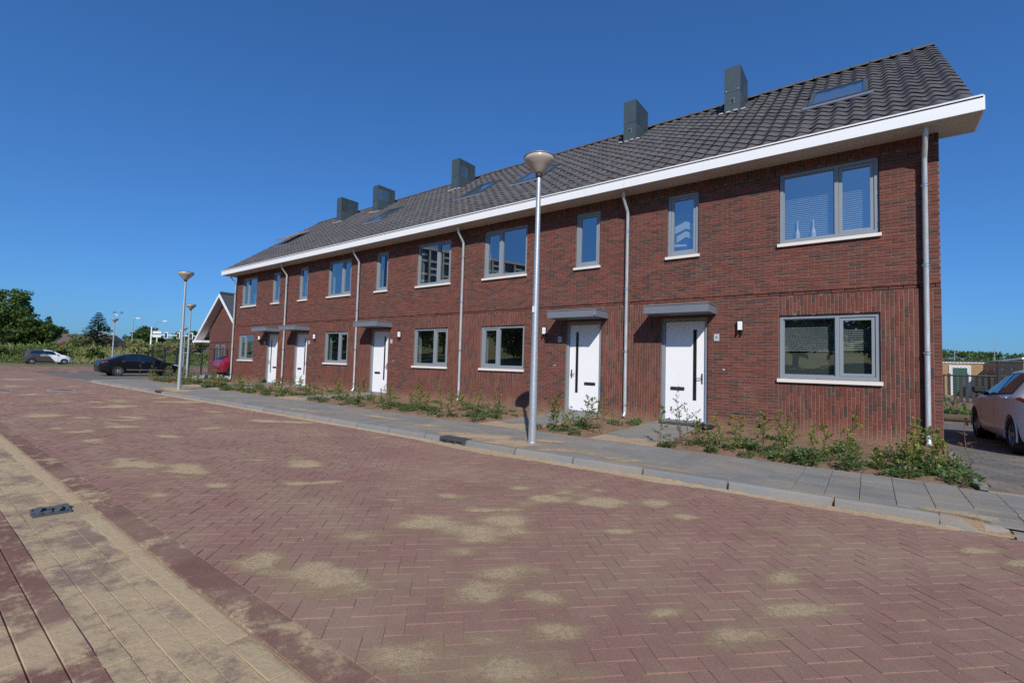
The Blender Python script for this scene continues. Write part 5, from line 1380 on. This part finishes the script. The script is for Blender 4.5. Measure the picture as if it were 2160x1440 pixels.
def conifer(name, label, x, y, z0, top, r, group=None):
    t = thing(name, label, 'tree', (x, y, z0), 0, group); H = top-z0; mb = MB()
    for lv in range(24):
        f = lv/23; zc = H*(.12+.86*f); rr = r*(1-f)**.85*random.uniform(.85, 1.1)+.12; nb = int(6+8*(1-f))
        for b in range(nb):
            a = 2*PI*b/nb+lv*.7+random.gauss(0, .12); d = Vector((math.cos(a), math.sin(a), 0)); L = rr*random.uniform(.7, 1.12)
            for q in range(26):
                u = random.uniform(.12, 1.0); p = d*L*u+Vector((0, 0, zc-.16*L*u*u+.05*L*(u > .85)))
                leaf(mb, p+rdir()*.06, d+Vector((-d.y, d.x, 0))*random.choice((-1, 1))*random.uniform(.3, 1.2)+Vector((0, 0, -.25)), Vector((0, 0, 1)), random.uniform(.35, .65)*(.6+.5*(1-f)), .30, random.random())
    mb.build('crown', 'conifer_leaf', t); MB().tube([(0, 0, -.3), (0, 0, H*.97)], [r*.07, .02], 7).build('trunk', 'bark', t); return t
tree('broadleaf_tree', 'tallest broad round tree at the left picture edge, behind the verge', -146.5, 3.6, .8, 12.6, 5.6, 330, 30, .62, 'trees beyond the verge', -.12, tone0=.55)
tree('broadleaf_tree', 'second large dark tree leaning against the tallest tree at the left edge', -141.5, 7.8, .8, 8.6, 3.4, 200, 28, .55, 'trees beyond the verge', -.12, tone0=.4)
tree('broadleaf_tree', 'small round tree standing behind the brown roof ridge', -178.6, 17.0, 1, 8.4, 2.8, 80, 24, .6, 'trees beyond the verge', .2)
conifer('conifer_tree', 'dark pointed conifer between the left trees and the traffic gantry', -112.3, 11.3, .8, 8.6, 3.5, 'trees beyond the verge')
tree('broadleaf_tree', 'dense dark round tree between the two road lamps', -117.8, 20.0, .9, 7.9, 3.7, 200, 28, .45, 'trees beyond the verge', .05, tone0=.35)
tree('broadleaf_tree', 'low bright green tree behind the white traffic signals', -130.3, 28.7, .9, 6.6, 2.6, 80, 26, .5, 'trees beyond the verge', .1, tone0=.75)
tree('broadleaf_tree', 'green tree showing beside the gable house eave', -126.0, 32.2, .9, 6.6, 3.6, 110, 26, .5, 'trees beyond the verge', .1)
tree('young_tree', 'thin pale young tree in front of the tallest tree', -98.0, -2.0, 1.2, 5.2, 1.1, 40, 22, .28, 'trees beyond the verge', .3, tone0=.7)
def bank_h(y): return -.45+max(0.0, min(1.0, (-25-y)/40))*7.5
for q, (dx, dy, tp, r) in enumerate(((-6, -32, 9.5, 4.8), (-13, -34, 10.2, 5.2), (-20, -33, 9.2, 5), (-28, -35, 10, 5.4), (-36, -34, 9.6, 5.2), (-45, -36, 10, 5.6), (-54, -37, 10, 5.6), (-64, -39, 10, 6), (2, -33, 9.4, 5), (-75, -41, 10, 6.4), (-88, -44, 10, 7), (-104, -48, 11, 8))):
    tree('roadside_tree', '%s roadside tree from the driveway end, seen only mirrored in the downstairs windows' % ORD[q], dx, dy-4, bank_h(dy-4)-.1, tp+1.2, r*.92, 260, 24, .6, 'trees across the road', .16, tone0=.55, mat='bright_leaf')

mb = MB(); nx, ny = 60, 14; V = []
for a in range(nx+1):
    for b in range(ny+1): V.append((-170+a*4, -25-b*3, bank_h(-25-b*3)+random.uniform(-.12, .12)*(b > 0)))
mb.idx(V, [(a*(ny+1)+b, a*(ny+1)+b+1, (a+1)*(ny+1)+b+1, (a+1)*(ny+1)+b) for a in range(nx) for b in range(ny)]); struct(mb.build('added_bank', 'meadow', None, smooth=80, fix=True))  # unseen sunlit slope, added to brighten what the downstairs windows mirror

# ------------------------------------------------------------------ far end: side street, verge, neighbours
struct(MB().box(-46, -30.25, KY+.15, 13, -.42, -.215).build('side_street', 'dark_paver'))
struct(MB().box(-62, -46.05, -60, 60, -.41, -.172).build('cross_road', 'red_band')); struct(MB().box(-72.5, -66.4, -60, 60, -.41, -.105).build('far_road', 'asphalt'))
struct(MB().box(-66.35, -62.05, -60, 60, -.41, -.09).build('grass_strip', 'meadow'))
def verge_h(x, y):
    d = max(0, min(1, (-73.0-x)/13)); d = d*d*(3-2*d)
    return -.12 + d*(1.25+.35*math.sin(y*.21+1)+.25*math.sin(x*.3+y*.13)) + .12*d*math.sin(x*1.1)*math.sin(y*.9)
mb = MB(); nx, ny = 60, 90; V = []
for a in range(nx+1):
    for b in range(ny+1):
        x, y = -72.6-a*1.8, -50+b*1.25; V.append((x, y, verge_h(x, y)+random.uniform(-.05, .05)))
mb.idx(V, [(a*(ny+1)+b, a*(ny+1)+b+1, (a+1)*(ny+1)+b+1, (a+1)*(ny+1)+b) for a in range(nx) for b in range(ny)]); struct(mb.build('verge', 'meadow', None, smooth=80))
mb = MB()
for q in range(15000):
    x = -73.4-abs(random.gauss(0, 11)); y = random.uniform(-14, 34); cl = .5+.5*math.sin(x*.9+y*.35)*math.sin(y*.6-x*.2)
    if random.random() > .35+.65*cl: continue
    h = random.uniform(.15, .4)+.8*cl*cl*random.random(); z = verge_h(x, y)
    for k in range(3):
        d = Vector((random.gauss(0, .35), random.gauss(0, .35), 1)); leaf(mb, Vector((x+random.gauss(0, .25), y+random.gauss(0, .25), z+random.random()*h*.6)), d, rdir(0), h*random.uniform(.5, .9), random.uniform(.10, .22), max(0, min(1, .35+.4*math.sin(y*.4+x*.17)+random.gauss(0, .22))))
stuff(tag(mb.build('verge_growth', 'verge_leaf'), 'tall rough grass and scrub covering the verge behind the small car', 'grass'))
def shrub(label, x, y, r, h, mat='verge_leaf', tone0=.4, z=None, group='shrubs on the verge', n=60, size=.26):
    z = verge_h(x, y) if z is None else z
    t = thing('shrub', label, 'shrub', (x, y, z), 0, group); crown_mb((0, 0, h*.5), (r, r, h*.55), n, 22, size, tone0=tone0).build('foliage', mat, t)
    st = MB()
    for q in range(5): st.tube([(0, 0, -.1), (r*.4*math.cos(q*1.3), r*.4*math.sin(q*1.3), h*.6)], [.04, .012], 5, caps=False)
    st.build('stem', 'bark', t); return t
shrub('low green bush above the roof of the small two-tone car', -78.5, .9, 1.1, 1.5); shrub('dark bush left of the small two-tone car', -79, -4.2, 1.2, 1.4, tone0=.2)
shrub('round bush between the conifer and the small two-tone car', -86, 3.6, 1.6, 2.0, tone0=.3); shrub('dark green bush just behind the black car boot', -76.5, 4.3, 1.0, 1.3, 'tree_leaf', .5); shrub('pale grey green scrub above the black car roof', -82, 10.6, 2.2, 2.3, tone0=.6)
shrub('wide pale bush beside the mesh fence end post', -84, 14.5, 2.4, 2.2, tone0=.65); shrub('tall grassy bush at the left picture edge', -84, -6.0, 1.6, 2.2, tone0=.55)
# guard rail on the embankment
t = thing('guard_rail', 'pale guard rail running along the embankment behind the verge', 'guard rail', (-118, 0, 1.0))
MB().box(-.05, .05, -30, 6, .55, .85).build('rail', 'galvanised', t)
for q in range(10): MB().box(-.08, .04, -30+q*4, -29.9+q*4, -.3, .8).build('post', 'galvanised', t)
def far_house(label, x, y, rz, L, Wd, hw, hr, roofm='far_roof', wallm='apartment', group='far houses'):
    t = thing('far_house', label, 'house', (x, y, .2), rz, group)
    MB().box(-L/2, L/2, -Wd/2, Wd/2, -.6, hw).build('wall', wallm, t)
    r = MB(); o = .4; r.idx([(-L/2-o, -Wd/2-o, hw-.15), (L/2+o, -Wd/2-o, hw-.15), (L/2+o, Wd/2+o, hw-.15), (-L/2-o, Wd/2+o, hw-.15), (-L/2+.6, 0, hr), (L/2-.6, 0, hr)], [(0, 1, 5, 4), (2, 3, 4, 5), (1, 2, 5), (3, 0, 4), (3, 2, 1, 0)]); rf = r.build('roof', roofm, t)
    MB().box(L*.1, L*.1+.6, -.3, .3, hr-.8, hr+.5).build('chimney', 'far_brick', rf)
    for q in range(4): 
        wx = -L/2+L*(q+.5)/4; w_ = MB().box(wx-.7, wx+.7, -Wd/2-.04, -Wd/2+.04, hw*.35, hw*.8).build('window', 'white_panel', t); MB().box(wx-.6, wx+.6, -Wd/2-.06, -Wd/2-.042, hw*.35+.08, hw*.8-.08).build('pane', 'apartment_glass', w_)
    return t
far_house('brown-roofed house between the dark trees and the conifer', -160, 19.2, .64, 15, 9, 2.6, 5.7); far_house('brown-roofed house right of the cone lamp rising behind the black car', -158, 32, .64, 11, 9, 2.6, 5.6); far_house('small brown-roofed house behind the white traffic signals', -140, 37.5, .64, 9, 8, 2.2, 4.4)
def signal(mb_t, x, y, z, rz, par):
    s = MB(); s.box(-.28, .28, -.02, .02, -.55, .55); o = s.build('backboard', 'traffic_white', par); o.location = (x, y, z); o.rotation_euler = (0, 0, rz)
    b = MB(); b.box(-.15, .15, -.16, -.03, -.42, .42); bo = b.build('signal', 'signal_black', par); bo.location = (x, y, z); bo.rotation_euler = (0, 0, rz)
g = thing('traffic_gantry', 'white traffic signal gantry with three signals, right of the two road lamps', 'traffic lights', (-104.3, 17.1, .6), .648)
MB().tube([(0, 0, -.3), (0, 0, 5.6)], [.16, .10], 10).build('mast', 'traffic_white', g); MB().tube([(0, 0, 4.15), (9.4, 0, 4.15)], [.09, .06], 8).build('arm', 'traffic_white', g)
for dx in (2.8, 5.0, 7.35): signal(None, dx, -.12, 4.15, 0, g)
MB().box(.25, 1.8, -.04, .04, 4.4, 4.85).build('sign', 'sign_white', g); MB().box(.25, 1.8, -.04, .04, 3.75, 4.05).build('sign', 'sign_white', g); MB().tube([(1.0, .1, -.3), (1.0, .1, 3.7)], .09, 8).build('post', 'traffic_white', g); MB().tube([(1.7, .1, -.3), (1.7, .1, 2.0)], .07, 8).build('post', 'traffic_white', g)
g = thing('traffic_gantry', 'traffic signal gantry beside the conifer with signals seen from behind', 'traffic lights', (-124.7, 14.0, .8), .648)
MB().tube([(0, 0, -.3), (0, 0, 5.3)], [.15, .1], 10).build('mast', 'traffic_white', g); MB().tube([(0, 0, 5.5), (3.3, -.5, 5.0)], [.08, .06], 8).build('arm', 'signal_black', g)
for dx in (.3, 1.3, 2.2): MB().box(dx-.2, dx+.2, -.3-dx*.1, -.1-dx*.1, 5.0-dx*.12, 6.0-dx*.12).build('signal', 'signal_black', g)
MB().box(1.2, 3.2, -.5, -.44, 4.25, 4.65).build('sign', 'sign_white', g)
def road_lamp(label, x, y, z0, top, arm, two=False):
    t = thing('road_lamp', label, 'street lamp', (x, y, z0), .648, 'tall road lamps'); H = top-z0
    MB().tube([(0, 0, -.3), (.1, 0, H*.94)] + ([] if two else [(.3*arm, 0, H), (arm, 0, H+.05)]), [.10, .06] + ([] if two else [.05, .045]), 8).build('pole', 'galvanised', t, smooth=40)
    for sd in ((-1, 1) if two else (1,)):
        MB().bev(sd*arm-.45, sd*arm+.45, -.15, .15, H-.02 if not two else H*.96, H+.16 if not two else H, .05).build('head', 'lamp_white' if not two else 'lamp_cap', t)
        if two: MB().tube([(.1, 0, H*.9), (sd*arm, 0, H*.965)], .05, 6).build('arm', 'galvanised', t)
road_lamp('tall single-arm road lamp left of the dense round tree', -110.8, 15.9, .6, 7.8, 1.0); road_lamp('tall single-arm road lamp rising behind the white signal gantry mast', -115.9, 20.8, .6, 7.9, 2.0); road_lamp('distant double-headed road lamp rising above the cone lamp behind the black car', -192, 31.9, .6, 14.6, 1.1, True)
# gable-fronted house past the row
def gable_house():
    t = thing('gable_house', 'red brick gable house with white verge boards beyond the far end of the row', 'house', (-41.1, 4.56, -.15))
    hw, sl = 2.9, .80; he = 2.42+.15; hap = 6.1+.15
    w_ = MB(); zt = lambda x: hap-.28-sl*abs(x)
    w_.prism([(-hw, 0, -.4), (hw, 0, -.4), (hw, 0, zt(hw)), (0, 0, zt(0)), (-hw, 0, zt(-hw))], (0, 10, 0)); w_.build('wall', 'far_brick', t, fix=True)
    r = MB(); ov = 4.6
    for sd in (-1, 1):
        a = [(0, -.55, hap), (sd*ov, -.55, hap-sl*ov), (sd*ov, 10.4, hap-sl*ov), (0, 10.4, hap)]; r.prism(a, (0, 0, -.14))
    rf = r.build('roof', 'grey_roof', t, fix=True)
    for sd in (-1, 1):
        v = MB(); v.prism([(0, -.58, hap-.02), (sd*ov, -.58, hap-.02-sl*ov), (sd*ov, -.58, hap-.26-sl*ov), (0, -.58, hap-.30)], (0, .03, 0)); v.build('verge_board', 'white_panel', t, fix=True)
        s_ = MB(); s_.prism([(sd*.0, -.54, hap-.30), (sd*ov, -.54, hap-.28-sl*ov), (sd*(ov), -.01, hap-.28-sl*ov), (0, -.01, hap-.30)], (0, 0, -.02)); s_.build('soffit', 'soffit_panel', t, fix=True)
    e0, e1 = -ov-.15, -hw+.05
    MB().box(e0, e1, -.6, 10.4, he-.12, he+.06).build('gutter', 'white_panel', t); MB().box(-e1, -e0, -.6, 10.4, he-.12, he+.06).build('gutter', 'white_panel', t)
    MB().tube([(0, -.5, hap+.03), (0, 10.3, hap+.03)], .12, 8).build('ridge', 'grey_roof', rf)
    for x0 in (-1.5, -.42):
        f = MB(); f.box(x0, x0+.55, -.02, .05, 1.0, 2.25); wn = f.build('window', 'frame_grey', t); p = MB(); p.face([(x0+.07, -.025, 1.07), (x0+.48, -.025, 1.07), (x0+.48, -.025, 2.18), (x0+.07, -.025, 2.18)]); p.build('pane', 'apartment_glass', wn); MB().box(x0-.05, x0+.6, -.09, .02, .92, .998).build('sill', 'sill_white', wn)
    MB().box(-hw+.02, hw-.02, -.02, .0, 2.45, 2.49).build('string_course', 'dark_gap', t)
gable_house()
def mesh_fence(label, p0, p1, h, z, n, pitch, r, name='mesh_fence', diamond=False, group=None, rails=()):
    a, b = Vector(p0), Vector(p1); L = (b-a).length; rz = math.atan2(b.y-a.y, b.x-a.x)
    t = thing(name, label, 'fence', (a.x, a.y, z), rz, group)
    for q in range(n+1): MB().bev(L*q/n-.04, L*q/n+.04, -.04, .04, -.3, h+.03, .006).build('post', 'black_metal', t)
    for zz in (h,)+tuple(rails): MB().tube([(0, 0, zz), (L, 0, zz)], .028, 6).build('rail', 'black_metal', t)
    wmb = MB()
    def wire(x0, z0, x1, z1):
        d = Vector((x1-x0, 0, z1-z0)).normalized(); s = Vector((-d.z, 0, d.x))*r; y = r
        p, q = Vector((x0, 0, z0)), Vector((x1, 0, z1)); tri_ = [s, -s*.5+Vector((0, y, 0)), -s*.5-Vector((0, y, 0))]
        wmb.idx([(p+v)[:] for v in tri_]+[(q+v)[:] for v in tri_], [(0, 1, 4, 3), (1, 2, 5, 4), (2, 0, 3, 5)])
    if diamond:
        k = -h
        while k < L:
            for sg in (1, -1):
                x0, x1 = k, k+h; za, zb = (0, h) if sg > 0 else (h, 0)
                if x0 < 0: za += (zb-za)*(-x0)/h; x0 = 0
                if x1 > L: f = (L-x0)/(x1-x0); zb = za+(zb-za)*f; x1 = L
                if x1 > x0: wire(x0, za, x1, zb)
            k += pitch
    else:
        x = 0
        while x < L: wire(x, 0, x, h); x += pitch
        zz = .1
        while zz < h: wire(0, zz, L, zz); zz += .2
    wmb.build('mesh', 'black_metal', t)
mesh_fence('black mesh fence with square posts beyond the black car', (-43.4, .6), (-38.3, 3.7), 1.9, -.16, 6, .10, .005)
# broken concrete along the bed edge
for q, (x, y, s_, a) in enumerate(((-32.7, -.2, .26, .3), (-33.0, .35, .32, .9), (-33.3, .8, .24, 1.7), (-33.5, 1.35, .34, .2), (-33.2, 1.75, .22, 1.1), (-32.9, 1.15, .2, 2.2))):
    o = MB(); o.bev(-s_*.7, s_*.7, -s_*.5, s_*.5, -.05, s_*.55, .05); o = o.build('concrete_lump', 'concrete'); o.location = (x, y, -.14); o.rotation_euler = (random.gauss(0, .12), random.gauss(0, .12), a)
    tag(o, '%s pale broken concrete lump from the left, beneath the mesh fence' % ORD[q], 'rubble', 'broken concrete lumps')

# ------------------------------------------------------------------ behind the driveway
struct(MB().box(XR, 12, 7.22, 60, -.41, -.16).build('back_garden_ground', 'soil'))
MB().box(XR, 8, 7.2, 7.28, -.3, ZP+.008).build('edging_stone', 'dark_paver', bpy.data.objects['driveway'])
mesh_fence('chain-link fence with black rails behind the silver car', (.15, 9.3), (8.6, 9.5), 1.80, -.1, 4, .085, .0045, 'chain_link_fence', True, None, (1.35, .05))
def shed(label, x0, x1, y0, y1, h, door=None):
    t = thing('brick_shed', label, 'shed', ((x0+x1)/2, y0, -.3), 0, 'yellow brick sheds'); a, b = x0-(x0+x1)/2, x1-(x0+x1)/2
    MB().box(a, b, 0, y1-y0, -.3, h+.2).build('wall', 'yellow_brick', t); MB().box(a-.06, b+.06, -.06, y1-y0+.06, h+.205, h+.33).build('roof_edge', 'white_panel', t)
    if door:
        d0, d1 = door[0]-(x0+x1)/2, door[1]-(x0+x1)/2
        f = MB(); frame_ring(f, d0, d1, -.1, 2.4, -.05, .05, .2, .05); dr = f.build('door_frame', 'white_panel', t); MB().box(d0+.21, d1-.21, -.02, .03, -.04, 2.19).build('door', 'green_door', t)
        lm = MB(); lm.bev(d0-.75, d0-.55, -.14, -.01, 1.75, 2.05, .03); lm.build('wall_lamp', 'lamp_white', t)
shed('low yellow brick shed with white door frame, left of the silver car mirror', 1.2, 5.75, 37.2, 42, 2.35, (3.9, 5.1)); shed('long yellow brick shed behind the silver car roof', 6.35, 11, 29.2, 43, 2.45)
for q in range(4):
    o = MB(); o.bev(-.05, .05, -.09, .0, -.13, .13, .02); o = o.build('wall_lamp', 'lamp_white', bpy.data.objects['brick_shed.001']); o.location = (-2.325-.05, 2.5+q*2.6, 2.1)
o = thing('garden_screen', 'dark slatted garden screen between chain-link fence and sheds', 'screen', (4.2, 24, -.2))
for q in range(30): MB().box(-3.6+q*.24, -3.6+q*.24+.13, -.02, .02, 0, 1.5+.05*(q % 3)).build('board', 'dark_shed', o)
for q in range(12):
    x, y = random.uniform(.3, 3.2), random.uniform(7.6, 9.0); v = q % 8
    t = thing('weed_plant', 'weed clump, %s from house corner, behind the driveway' % ORD[q], 'plant', (x, y, -.15), q, 'weeds behind the driveway'); t.scale = (2.6, 2.6, 3.0+random.random()); link('stem', WEED[v][0], t); link('leaves', WEED[v][1], t)
o = MB(); o.tube([(0, 0, 0), (1.5, .2, .0)], .11, 12); o = o.build('log', 'bark', None, smooth=40); o.location = (.6, 7.75, .0); tag(o, 'grey log lying in the weeds behind the driveway', 'log')
o = MB(); o.prism([(-.09, 0, 0), (.09, 0, 0), (.06, 0, .3), (-.03, 0, .34)], (0, .12, 0)); o = o.build('wood_offcut', 'wood', None, fix=True); o.location = (.26, 6.3, ZP); tag(o, 'pale wooden offcut standing against the house corner by the driveway', 'offcut')
# wooded hill on the horizon
mb = MB(); V = []; nx, ny = 80, 10
def hill_h(x, f): return (13+4*math.sin(x*.012+.6)+1.6*math.sin(x*.045))*math.sin(min(1, f*1.35)*PI/2)
for a in range(nx+1):
    for b in range(ny+1):
        x = -420+a*14; f = b/ny; V.append((x, 430+f*130, -1+hill_h(x, f)))
mb.idx(V, [(a*(ny+1)+b, (a+1)*(ny+1)+b, (a+1)*(ny+1)+b+1, a*(ny+1)+b+1) for a in range(nx) for b in range(ny)]); struct(mb.build('hills', 'meadow', None, smooth=80))
mb = MB()
for q in range(520):
    x = random.uniform(-60, 200); f = random.random(); y = 430+f*95; z = -1+hill_h(x, f); r = random.uniform(2.2, 4.2); tn = random.uniform(.2, .9)
    for k in range(34):
        o = rdir(.3)*r; leaf(mb, Vector((x+o.x, y+o.y*.8, z+2.2+o.z*.9)), rdir(0), rdir(.4), 1.9, 1.5, max(0, min(1, tn+random.gauss(0, .15))))
stuff(tag(mb.build('woodland', 'tree_leaf'), 'dense green woodland on the distant hill behind the sheds', 'forest'))
for (x, y, top, lab) in ((9.2, 84, 6.2, 'thin distant lamp post left of the long shed roof'), (17.0, 108, 8.6, 'thin distant lamp post above the long shed roof')):
    t = thing('road_lamp', lab, 'street lamp', (x, y, -.3), 0, 'distant lamp posts'); MB().tube([(0, 0, 0), (0, 0, top), (.6, 0, top+.15)], [.06, .04, .03], 6).build('pole', 'galvanised', t); MB().bev(.5, .9, -.08, .08, top+.12, top+.2, .02).build('head', 'galvanised', t)
# apartment block across the road: only its mirror image shows in an upstairs window
def apartment():
    t = thing('apartment_block', 'pale apartment block with glazed galleries, mirrored in the second house upstairs window', 'building', (-80, -81, -.4), -1.236)
    H, L = 29.0, 46; MB().box(-L/2, L/2, -12, -.6, 0, H-.3).build('wall', 'apartment_glass', t); MB().box(-L/2-.3, L/2+.3, -12.2, .2, H-.3, H+.3).build('roof', 'apartment', t)
    for q in range(14):
        x = -L/2+L*q/13; MB().box(x-.22, x+.22, -.6, .1, 0, H-.31).build('column', 'apartment', t)
    for k in range(9):
        z = H*k/9; MB().box(-L/2, L/2, -.58, -.02, z, z+.5).build('floor_band', 'apartment', t)
        for q in range(13):
            if (q+k) % 2: MB().box(-L/2+L*q/13+.5, -L/2+L*(q+1)/13-.5, -.3, -.24, z+1.5, z+2.0).build('sunblind', 'sign_white', t)
apartment()
